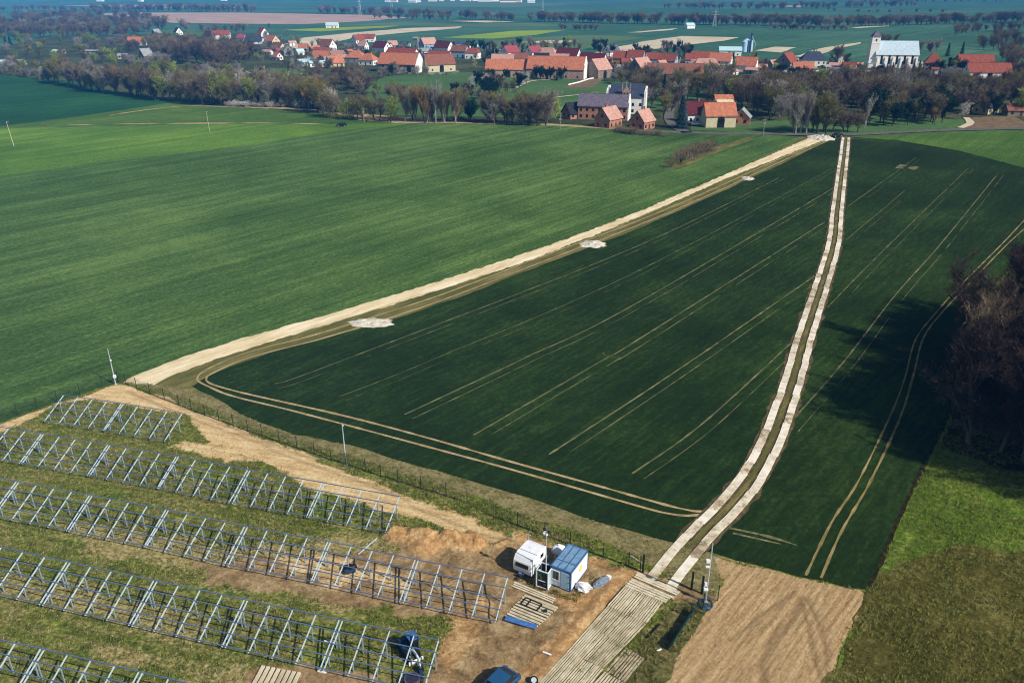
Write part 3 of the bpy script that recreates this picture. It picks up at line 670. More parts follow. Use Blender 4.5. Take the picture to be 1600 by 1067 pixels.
mb = MB()
for k in (1, 2): mb.box((-wdt * k / 3, ln / 2, hh + .13), (.07, ln - .1, .04))
mb.box((-wdt / 2, ln * .3, hh + .131), (wdt - .2, .05, .04)); mb.obj('roof_seam', O['blue'], cab)
wf = MB(); x0 = -wdt + .6
for dx, dz, sx, sz in ((-.4, 0, .09, 1.2), (.4, 0, .09, 1.2), (0, -.56, .71, .09), (0, .56, .71, .09)): wf.box((x0 + dx, -.02, 1.45 + dz), (sx, .1, sz))
wo = wf.obj('window', O['white'], cab); MB().box((x0, .0, 1.45), (.72, .08, 1.04)).obj('pane', O['glass'], wo)
pn = MB()
for k in range(7): pn.box((x0 - .42 + k * .14, .0, .5), (.09, .08, .55))
pn.obj('lower_panel', O['white'], cab)
dr = MB().box((-.62, -.01, 1.12), (.9, .08, 1.95)).obj('door', O['blue_pale'], cab)
for z_ in (.4, 1.1, 1.85): MB().box((-.2, -.06, z_), (.2, .03, .06)).obj('hinge', O['blue'], dr)
em = MB()
c_ = Vector((.045, ln * .55, 1.4))
n = 24; vs = [(0, c_.y, c_.z)]
vs = [(c_.x, c_.y, c_.z)] + [(c_.x, c_.y + (.42 if k % 2 else .24) * math.cos(k * math.pi / 12), c_.z + (.42 if k % 2 else .24) * math.sin(k * math.pi / 12)) for k in range(24)]
em.add(vs, [(0, 1 + k, 1 + (k + 1) % 24) for k in range(24)]); em.obj('sun_emblem', O['yellow'], cab)

# ------------------------------------------------------------------ caravan
A = P(802, 896); ang = math.atan2((P(826, 906) - A).y, (P(826, 906) - A).x)
cv = thing('caravan', 'small white touring caravan with a dark front window beside the cabinet', 'caravan', (A.x, A.y, gz(A.x, A.y)), ang)
wC, lC = 2.1, 3.15
prof = [(0.05, .45), (-.08, 1.0), (0.02, 1.75), (.35, 2.22), (.75, 2.36), (lC - .5, 2.36), (lC - .12, 2.2), (lC, 1.4), (lC, .5), (lC - .1, .42), (.1, .4)]
Mr = Matrix(((0, 1, 0), (1, 0, 0), (0, 0, 1)))
mb = MB(); mb.prism(prof, .02, wC - .02, M=Mr); mb.obj('body', O['white'], cv)
mb = MB(); mb.add([(.3, -.1, 1.2), (wC - .3, -.1, 1.2), (wC - .3, -.01, 1.62), (.3, -.01, 1.62)], [(0, 1, 2, 3)]); mb.add([(.3, -.12, 1.2), (wC - .3, -.12, 1.2), (wC - .3, -.03, 1.62), (.3, -.03, 1.62)], [(0, 1, 2, 3)]); mb.obj('front_window', O['glass'], cv)
mb = MB().box((wC - .02 + .0, 2.2, 1.6), (.05, .55, .4)); mb.obj('side_window', O['glass'], cv)
mb = MB().box((wC / 2, 1.12, 2.37), (wC, .05, .03)); mb.obj('roof_seam', O['galv_d'], cv)
mb = MB().box((wC / 2, 1.9, 2.39), (.45, .45, .06)); mb.obj('roof_hatch', O['white'], cv)
mb = MB()
mb.tube((.04, 1.6, .3), (.24, 1.6, .3), .3, n=16); mb.tube((wC - .24, 1.6, .3), (wC - .04, 1.6, .3), .3, n=16); mb.obj('wheels', O['rubber'], cv)
mb = MB().box((wC / 2, 1.5, .33), (wC - .5, 2.7, .1)).bar((wC / 2, .1, .35), (wC / 2, -.9, .4), .08); mb.obj('chassis', O['black'], cv)
MB().tube((wC / 2, -.8, .0), (wC / 2, -.8, .45), .04).box((wC / 2, -.25, .5), (.5, .25, .22)).obj('drawbar_box', O['galv_d'], cv)
mb = MB().tube((.2, 2.7, 2.3), (.2, 2.7, 3.1), .02); mb.box((.2, 2.7, 3.1), (.5, .05, .05)).box((.2, 2.7, 3.0), (.3, .04, .04)); mb.obj('aerial', O['galv'], cv)

# white tank behind the cabin
o = MB().blob((0, 0, .75), (.85, .6, .6), 16, 10, rough=.0).box((-.4, 0, .12), (.12, .8, .25)).box((.4, 0, .12), (.12, .8, .25)).tube((0, 0, 1.3), (0, 0, 1.42), .16).obj('water_tank', O['white'], smooth=False)
o.location = frameof((873, 869)); tag(o, 'white rounded tank half hidden behind the blue cabin', 'tank')
# cabinet with mast
A = P(838, 917); ang = math.atan2((P(856, 923) - A).y, (P(856, 923) - A).x)
kb = thing('camera_tower', 'metal cabinet with a tall camera mast between the caravan and the cabin', 'camera tower', (A.x, A.y, gz(A.x, A.y)), ang)
mb = MB()
for x_ in (0, 1.25):
    for y_ in (0, 1.2): mb.box((x_, y_, 1.05), (.1, .1, 2.1))
for z_ in (.08, 2.1):
    for y_ in (0, 1.2): mb.box((.625, y_, z_), (1.15, .08, .08))
    for x_ in (0, 1.25): mb.box((x_, .6, z_), (.08, 1.12, .08))
mb.obj('cabinet_frame', O['white'], kb)
mb = MB().box((.625, .06, 1.1), (1.15, .05, 1.9)).box((.625, 1.14, 1.1), (1.15, .05, 1.9)).box((.625, .6, .18), (1.1, 1.0, .1)); mb.obj('cabinet_panel', O['black'], kb)
MB().box((1.2, .6, 1.1), (.04, 1.1, 1.9)).obj('side_panel', O['galv'], kb)
MB().box((.625, .025, 1.93), (1.1, .03, .22)).box((.35, .02, 1.55), (.3, .03, .3)).box((.9, .02, .5), (.25, .03, .25)).box((.5, .022, 1.2), (.2, .03, .35)).obj('green_sign', O['greenp'], kb)
MB().box((.6, .018, .88), (.8, .03, .08)).obj('white_marking', O['white'], kb)
mst = MB().tube((.75, .6, .2), (.75, .6, 3.6), .07).tube((.75, .6, 3.6), (.75, .6, 6.6), .045).tube((.75, .6, 3.5), (.75, .6, 3.65), .1).obj('mast', O['pole'], kb)
MB().box((.75, .6, 6.5), (.5, .08, .08)).box((.5, .55, 6.3), (.18, .3, .22)).tube((.75, .55, 6.15), (.75, .55, 6.4), .13).obj('camera', O['white'], mst)
MB().blob((.52, .6, 6.75), (.18, .18, .16), rough=0).blob((.98, .6, 6.6), (.15, .15, .15), rough=0).obj('siren', O['black'], mst)
MB().bar((.2, .3, .3), (.2, .3, 1.9), .25).box((.95, .85, .8), (.4, .4, 1.1)).obj('battery_box', O['galv'], kb)
# bags and wrapped bundle
mb = MB().blob((0, 0, .35), (.65, .5, .45), 12, 8, 3, .8).blob((-.6, .25, .2), (.3, .3, .25), 10, 7, 8, .8)
o = mb.obj('bag_heap', O['bag'], smooth=False); o.location = frameof((913, 923)); tag(o, 'heap of white plastic bags at the corner of the blue cabin', 'bags')
mb = MB().blob((0, 0, .25), (1.15, .42, .33), 14, 8, 9, .35).box((-.2, 0, .45), (.9, .4, .16), .1)
o = mb.obj('wrapped_bundle', O['plastic']); o.location = frameof((940, 912)); o.rotation_euler = (0, 0, R(38)); tag(o, 'long bundle wrapped in grey plastic on the orange soil', 'bundle')
mb = MB().blob((0, 0, .25), (.35, .3, .3), 10, 7, 2, .4); o = mb.obj('sack', O['bag']); o.location = frameof((950, 905)); tag(o, 'small white sack at the far end of the grey wrapped bundle', 'sack')

# ------------------------------------------------------------------ poles
def pole(label, x, y, h, base=None, extras=(), tilt=(0, 0)):
    p = frameof((x, y)); t = thing('camera_pole', label, 'pole', p); t.rotation_euler = (tilt[0], tilt[1], 0)
    MB().tube((0, 0, -.1), (0, 0, h * .5), .085, .075).tube((0, 0, h * .5), (0, 0, h), .07, .05).box((0, 0, .03), (.4, .4, .05)).obj('shaft', O['pole'], t)
    for e, (nm, z, dx, s_, mt) in enumerate(extras):
        MB().box((dx, -.05, z), s_).box((dx / 2, 0, z), (abs(dx) + .05, .05, .05)).obj(nm, O[mt], t)
    return t
pole('thin grey pole with a white box at the corner of the left green field', 181, 601, 5.9, extras=[('box', 1.35, .12, (.35, .3, .45), 'white'), ('bracket', 4.0, .1, (.2, .2, .15), 'white')])
pole('plain thin grey pole beside the fence in the middle of the site', 541, 727, 6.0, extras=[('bracket', 5.7, .08, (.2, .2, .12), 'galv')])
pl = pole('grey pole with white cameras beside the right gate posts', 1102, 941, 7.0, extras=[('camera', 5.0, -.25, (.35, .3, .3), 'white'), ('camera', 4.3, -.2, (.4, .2, .14), 'white'), ('box', 1.6, -.12, (.4, .3, .22), 'white'), ('box', 2.2, -.2, (.2, .2, .4), 'white')])
mb = MB()
import math as _m
for k in range(16):
    a0, a1 = 2 * math.pi * k / 16, 2 * math.pi * (k + 1) / 16
    mb.bar((.65 * math.cos(a0), .7 * math.sin(a0) - .2, .08), (.65 * math.cos(a1), .7 * math.sin(a1) - .2, .08 + .03 * (k % 3)), .1, .1)
mb.blob((-.1, -.75, .12), (.45, .25, .16), 8, 6, 4, .5)
o = mb.obj('blue_hose', paint('blue_hose', '2a5b8a', .6, var=.6)); o.location = frameof((1102, 943)); tag(o, 'coil of blue hose round the foot of the camera pole', 'hose')
# ------------------------------------------------------------------ vehicles
def car(label, x, y, rz, mat, s=1.0):
    p = P(x, y); t = thing('parked_car', label, 'car', (p.x, p.y, gz(p.x, p.y) if y > 600 else .06), rz); t.scale = (s, s, s)
    L, Wd = 4.3, 1.78
    prof = [(-2.15, .35), (-2.15, .75), (-2.0, .92), (-1.2, 1.0), (-.75, 1.03), (1.2, 1.03), (1.95, .98), (2.12, .85), (2.15, .35)]
    cabp = [(-1.25, .98), (-.45, 1.42), (.2, 1.47), (1.1, 1.43), (1.85, .98)]
    b = MB(); b.prism(prof, -Wd / 2, Wd / 2)
    b.obj('body', mat, t)
    c = MB(); n = len(cabp); vs = [(x_, -Wd / 2 + .04 + (.14 if z_ > 1.1 else 0), z_) for x_, z_ in cabp] + [(x_, Wd / 2 - .04 - (.14 if z_ > 1.1 else 0), z_) for x_, z_ in cabp]
    c.add(vs, [tuple(range(n)), tuple(range(2 * n - 1, n - 1, -1))] + [(i + 1, i, n + i, n + i + 1) for i in (0, 3)]); c.obj('windows', O['glass'], t)
    r = MB(); r.add([(-.47, -.72, 1.43), (.2, -.73, 1.48), (1.12, -.72, 1.44), (-.47, .72, 1.43), (.2, .73, 1.48), (1.12, .72, 1.44)], [(0, 1, 4, 3), (1, 2, 5, 4)])
    for sy in (-1, 1):
        for (xa, za, xb, zb) in ((-1.25, .99, -.45, 1.43), (1.12, 1.43, 1.86, .99), (.2, 1.0, .15, 1.46)):
            r.bar((xa, sy * (Wd / 2 - .05), za), (xb, sy * .72, zb), .07)
    r.obj('roof', mat, t)
    for sx in (-1.35, 1.35):
        for sy in (-1, 1):
            wh = MB().tube((sx, sy * .70, .32), (sx, sy * .9, .32), .32, n=18).obj('wheel', O['rubber'], t)
            MB().tube((sx, sy * .885, .32), (sx, sy * .915, .32), .19, n=12).obj('rim', O['galv'], wh)
    for sy in (-1, 1):
        MB().box((-2.13, sy * .65, .72), (.08, .32, .14)).obj('headlight', O['white'], t)
        MB().box((2.13, sy * .68, .8), (.08, .25, .14)).obj('tail_light', paint('tail_red', '8e1d18', .3), t)
        MB().box((-.8, sy * .98, 1.02), (.12, .2, .12)).obj('mirror', mat, t)
    MB().box((-2.16, 0, .5), (.06, 1.2, .2)).obj('grille', O['black'], t)
    return t
car('metallic blue car cut off by the bottom edge', 777, 1083, R(52), O['car_blue'])
car('dark car on the dirt road at the far edge of the left green field', 534, 198, R(8), O['black'])
car('dark car where the mat road meets the village road', 1308, 214, R(15), O['black'])
car('white van-like car parked in the yard of the orange-roofed barn', 1088, 196, R(5), O['white'])
# tyre on the ground
mb = MB(); o = thing('spare_wheel', 'grey wheel lying on the soil beside the deck at the bottom edge', 'wheel', frameof((834, 1066))); o.rotation_euler = (R(20), 0, 0)
MB().tube((0, 0, .02), (0, 0, .24), .38, n=20).obj('tyre', O['rubber'], o); MB().tube((0, 0, .2), (0, 0, .26), .24, n=16).obj('rim', O['galv'], o)
# excavator
p = frameof((640, 1022)); ex = thing('mini_excavator', 'small navy excavator with a boxy cab working under the end frames', 'excavator', p, R(-55)); ex.scale = (.85,) * 3
for sy in (-1, 1):
    tr = MB(); pr = [(-1.15, .28), (-1.0, .02), (1.0, .02), (1.15, .28), (1.0, .52), (-1.0, .52)]
    tr.prism(pr, sy * .62 - .18, sy * .62 + .18); tr.obj('track', O['rubber'], ex)
MB().box((0, 0, .45), (1.3, .9, .25)).tube((0, 0, .5), (0, 0, .72), .4).obj('undercarriage', O['black'], ex)
MB().box((-.35, 0, .98), (1.7, 1.5, .5)).box((-.95, 0, 1.35), (.55, 1.4, .35)).obj('engine_body', O['navy'], ex)
cbm = MB().box((.15, .3, 1.65), (1.15, .85, 1.3)).obj('cab', O['glass'], ex)
pm = MB()
for x_ in (-.43, .73):
    for y_ in (-.13, .73): pm.box((x_, y_, 1.7), (.09, .09, 1.5))
pm.obj('cab_pillar', O['navy'], cbm); MB().box((.15, .3, 2.46), (1.35, 1.05, .1)).obj('cab_roof', O['blue'], cbm)
MB().bar((.5, -.35, 1.05), (1.5, -.3, 2.0), .2, .26).bar((1.5, -.3, 2.0), (2.5, -.25, 1.7), .18, .22).obj('boom', O['galv'], ex)
MB().bar((2.5, -.25, 1.75), (2.75, -.2, .5), .16, .2).bar((1.6, -.3, 2.1), (2.35, -.27, 2.0), .08).obj('stick', O['galv'], ex)
bk = MB(); bk.prism([(2.45, .55), (2.95, .5), (3.0, .1), (2.7, .0), (2.45, .2)], -.5, .1); bk.obj('bucket', O['black'], ex)
bl = MB().box((1.45, 0, .25), (.1, 1.7, .4)).bar((.6, -.3, .35), (1.4, -.3, .25), .1).bar((.6, .3, .35), (1.4, .3, .25), .1).obj('blade', O['white'], ex)
# drum / mixer beneath the frame
t = thing('mixing_drum', 'greyish round drum under the last frame of the fourth row', 'drum', frameof((645, 1072)), R(20))
MB().tube((0, 0, .25), (0, 0, .9), .62, .7, 20).obj('drum', paint('mauve_metal', '6f6a80', .4, .3), t); MB().tube((0, 0, .9), (0, 0, .93), .6, .55, 20).obj('lid', paint('mauve_metal_dark', '3b3848', .5, .2), t)
MB().box((0, 0, .12), (1.5, 1.1, .2)).box((.9, .4, .6), (.3, .5, .6)).obj('stand', O['navy'], t)
# dark pump box under row three
t = thing('generator', 'small dark blue box with a tarpaulin under the third row of frames', 'generator', frameof((546, 893)), R(20))
MB().box((0, 0, .28), (1.2, .8, .5)).obj('housing', O['navy'], t); MB().blob((.1, 0, .5), (.75, .5, .18), 12, 6, 5, .6).obj('tarpaulin', O['black'], t)
# steel bars / small stuff
for (x1, y1, x2, y2, w_, mt, nm, lb) in [(848, 1021, 861, 1026, .16, 'white', 'white_board', 'short white board on the brown soil left of the deck'),
        (507, 1003, 522, 1006, .14, 'white', 'pale_plank', 'pale plank in the grass under the fourth row of frames'),
        (497, 1050, 510, 1053, .2, 'white', 'pale_plank', 'pale plank in the grass near the bottom edge'),
        (1026, 1019, 1033, 1016, .12, 'white', 'white_stick', 'short white stick in the grass below the mesh panel'),
        (1010, 998, 1030, 977, .16, 'black', 'steel_beam', 'black steel beam in the grass nearer to the deck'),
        (1029, 1008, 1047, 988, .16, 'black', 'steel_beam', 'black steel beam in the grass nearer to the mesh panel'),
        (560, 868, 590, 842, .1, 'galv', 'steel_profile', 'loose steel profile lying behind the third row of frames')]:
    a, b = P(x1, y1), P(x2, y2); z_ = max(gz(a.x, a.y), gz(b.x, b.y)); 
    tag(MB().bar(a + Vector((0, 0, z_ + .08)), b + Vector((0, 0, z_ + .08)), w_, .1).obj(nm, O[mt]), lb, nm.split('_')[1])
# pale poles in the left field
for x, y, h in ((22, 229, 9), (328, 207, 8)):
    p = P(x, y); o = MB().tube((0, 0, 0), (-.25 if x > 100 else -.6, 0, h), .12, .06, 6).box((0, 0, h), (.7, .1, .1)).obj('thin_pole', O['timber']); o.location = p
    tag(o, 'thin pale pole in the green field near the %s' % ('left edge' if x < 100 else 'dirt road'), 'pole')
# spoil piles: lime patches beside the track
def pile(label, poly, h, mat, seed):
    pts = [P(x, y) for x, y in poly]; c = sum(pts, Vector()) / len(pts); mb = MB(); r = random.Random(seed)
    rx = max(abs((p - c).x) for p in pts); ry = max(abs((p - c).y) for p in pts)
    N, K = 36, 8; vs = [(0, 0, h)]
    for k in range(1, K + 1):
        for i in range(N):
            a = 2 * math.pi * i / N; rr = k / K * (1 + .35 * mnoise.noise(Vector((math.cos(a) * 2.5, math.sin(a) * 2.5, seed))) + .15 * mnoise.noise(Vector((math.cos(a) * 7, math.sin(a) * 7, seed))))
            x, y = rr * rx * math.cos(a), rr * ry * math.sin(a)
            z = h * (1 - (k / K) ** 2) * (.5 + 1.2 * abs(mnoise.noise(Vector((x * .6, y * .6, seed))))) - .02 * (k == K)
            vs.append((x, y, z))
    fs = [(0, 1 + i, 1 + (i + 1) % N) for i in range(N)]
    for k in range(K - 1):
        fs += [(1 + k * N + i, 1 + (k + 1) * N + i, 1 + (k + 1) * N + (i + 1) % N, 1 + k * N + (i + 1) % N) for i in range(N)]
    mb.add(vs, fs); o = mb.obj('gravel_pile', mat); o.location = (c.x, c.y, .045); return tag(o, label, 'gravel pile')
wg = soil('white_lime_gravel', '8a8474', 'bdb6a6', 'dcd6c8', 1.2)
pile('flat white gravel pile beside the sandy track, nearest to the fence corner', [(547, 505), (575, 499), (612, 503), (590, 512)], .5, wg, 1)
pile('flat white gravel pile halfway along the sandy track', [(906, 383), (925, 377), (945, 380), (928, 388)], .5, wg, 2)
pile('small pale gravel pile on the upper part of the sandy track', [(1160, 280), (1170, 276), (1177, 279), (1168, 282)], .4, wg, 3)
pile('pale mound of gravel where the sandy track meets the village road', [(1268, 218), (1284, 212), (1298, 216), (1285, 219)], 1.2, wg, 4)

# ------------------------------------------------------------------ buildings
HM = {'white': paint('render_white', 'f4f1ea', .8, 0, .12, .8), 'cream': paint('render_cream', 'cfc3a0', .8, 0, .15, .8), 'grey': paint('render_grey', '8f8b85', .85, 0, .3, .8),
      'brown': paint('render_brown', '8d7f70', .85, 0, .3, .8), 'brick': None, 'blue': paint('render_blue', '8fb0c8', .8, 0, .1, .8), 'ochre': paint('render_ochre', 'a5803e', .8, 0, .15, .8),
      'pink': paint('render_pinkish', 'b99a86', .85, 0, .3, .8), 'yellow': paint('render_yellow', 'c9b98a', .8, 0, .1, .8)}
t = NT('brick_wall'); n = t.noise(t.pos(obj=True), 2.2, 8, .75); t.color(t.ramp(n, [(.35, '7d4a36'), (.5, 'a3705a'), (.66, 'bd9a86')])); HM['brick'] = t.m
def rooft(name, a, b, c):
    t = NT(name); n = t.noise(t.pos(obj=True), .9, 7, .7); wv = t.new('ShaderNodeTexWave', bands_direction='X'); wv.inputs['Scale'].default_value = 1.6
    t.l.new(t.pos(obj=True), wv.inputs[0]); n2 = t.noise(t.pos(obj=True), 8, 4, .7)
    t.color(t.ramp(t.math('ADD', t.math('MULTIPLY', n, .7), t.math('MULTIPLY', n2, .3)), [(.32, a), (.5, b), (.66, c)])); t.b.inputs['Roughness'].default_value = .75
    t.bump(wv.outputs['Fac'], .5, .06); return t.m
RM = {'orange': rooft('roof_tile_orange', '8a4c38', 'ad684c', 'c48a6c'), 'salmon': rooft('roof_tile_salmon', '916658', 'b28677', 'c6a294'), 'red': rooft('roof_tile_red', '642f24', '854232', '9c5a46'),
      'brown': rooft('roof_tile_brown', '5e3a2e', '7e4f3e', '94604c'), 'maroon': rooft('roof_tile_maroon', '3f1418', '561d22', '6a2a2c'), 'slate': rooft('roof_slate', '232a38', '323c4e', '455063'),
      'purple': rooft('roof_grey_purple', '4a4250', '635a68', '7a7280'), 'black': rooft('roof_black', '15161b', '20222a', '2e3038'), 'grey': rooft('roof_fibre_grey', '6c7072', '898d8e', 'a1a5a4'),
      'magenta': rooft('roof_tile_crimson', '6e2a30', '8c3e44', 'a2565a'), 'pale': rooft('roof_sheet_pale_blue', '8fb4bd', 'abcbd0', 'c0dbdd'), 'zinc': rooft('roof_zinc', '8fa3b0', 'b0c3cd', 'cdd9de')}
DARKP = paint('dark_opening', '1c1e22', .3, 0, .2, spec=.5)
WIN = MB().box((0, 0, 0), (1.0, .1, 1.3)).mesh('window', DARKP)
BROWNDOOR = paint('door_brown', '4c3526', .6); GREYDOOR = paint('door_blue_grey', '51606c', .6)
nH = 0
def house(x, y, L, Wd, hw, hr, rot, wall, roof, label, cat='house', hip=0, nwin=3, gw=2, barn=False, chim=1, name='village_house', rows_=1, z0=0):
    global nH; nH += 1
    p = P(x, y); r = R(rot); dist = Wd / 2 * abs(math.cos(r)) + L / 2 * abs(math.sin(r)) * .8
    v = Vector((p.x, p.y, 0)).normalized(); c = p + v * dist
    t = thing(name, label, cat, (c.x, c.y, -.25 + z0), r)
    w2, l2 = Wd / 2, L / 2; mb = MB()
    if hip: mb.box((0, 0, hw / 2), (L, Wd, hw))
    else: mb.prism([(-w2, 0), (w2, 0), (w2, hw), (0, hw + hr - .05), (-w2, hw)], -l2, l2, M=Matrix(((0, 1, 0), (1, 0, 0), (0, 0, 1))))
    mb.obj('wall', HM[wall], t)
    o = .45; th = .22; k = hr / w2; m = MB()
    if hip:
        hx = l2 - w2 * hip
        b = [(-l2 - o, -w2 - o, hw), (l2 + o, -w2 - o, hw), (l2 + o, w2 + o, hw), (-l2 - o, w2 + o, hw), (-hx, 0, hw + hr), (hx, 0, hw + hr)]
        m.add(b, [(0, 1, 5, 4), (1, 2, 5), (2, 3, 4, 5), (3, 0, 4), (0, 3, 2, 1)])
    else:
        for sg in (-1, 1):
            y1 = sg * (w2 + o); z1 = hw - k * o
            a = [(-l2 - o, 0, hw + hr), (l2 + o, 0, hw + hr), (l2 + o, y1, z1), (-l2 - o, y1, z1)]
            m.add(a + [(q[0], q[1], q[2] + th) for q in a], [(0, 1, 2, 3), (4, 7, 6, 5), (0, 4, 5, 1), (1, 5, 6, 2), (2, 6, 7, 3), (3, 7, 4, 0)])
        m.bar((-l2 - o, 0, hw + hr + th), (l2 + o, 0, hw + hr + th), .25, .15)
    ro = m.obj('roof', RM[roof], t)
    rr = random.Random(nH)
    for q in range(chim):
        cx = rr.uniform(-.6, .6) * l2 * (1 - .4 * bool(hip)); MB().box((cx, w2 * .15, hw + hr), (.6, .6, 1.9)).box((cx, w2 * .15, hw + hr + 1), (.75, .75, .15)).obj('chimney', HM['brick'], ro)
    for row in range(rows_):
        zz = 1.5 + row * 2.8
        for q in range(nwin):
            xx = -l2 + L * (q + .5) / nwin
            if not barn and row == 0 and q == nwin // 2:
                MB().box((xx, -w2 - .02, 1.05), (1.0, .1, 2.1)).obj('door', BROWNDOOR, t); continue
            link('window', WIN, t, (xx, -w2 - .02, zz))
        for sg in (-1, 1):
            for q in range(gw):
                o2 = link('window', WIN, t, (sg * (l2 + .02), -w2 + Wd * (q + .5) / gw, zz)); o2.rotation_euler = (0, 0, R(90))
    if gw and not hip and hr > 2.5:
        for sg in (-1, 1):
            o2 = link('window', WIN, t, (sg * (l2 + .02), 0, hw + hr * .25)); o2.rotation_euler = (0, 0, R(90))
    if barn:
        for q in range(barn):
            xx = -l2 + L * (q + .5) / barn
            MB().box((xx, -w2 - .03, 1.6), (3.0, .12, 3.2)).tube((xx, -w2 + .03, 3.2), (xx, -w2 - .09, 3.2), 1.5, n=16).obj('barn_door', DARKP, t)
    return t
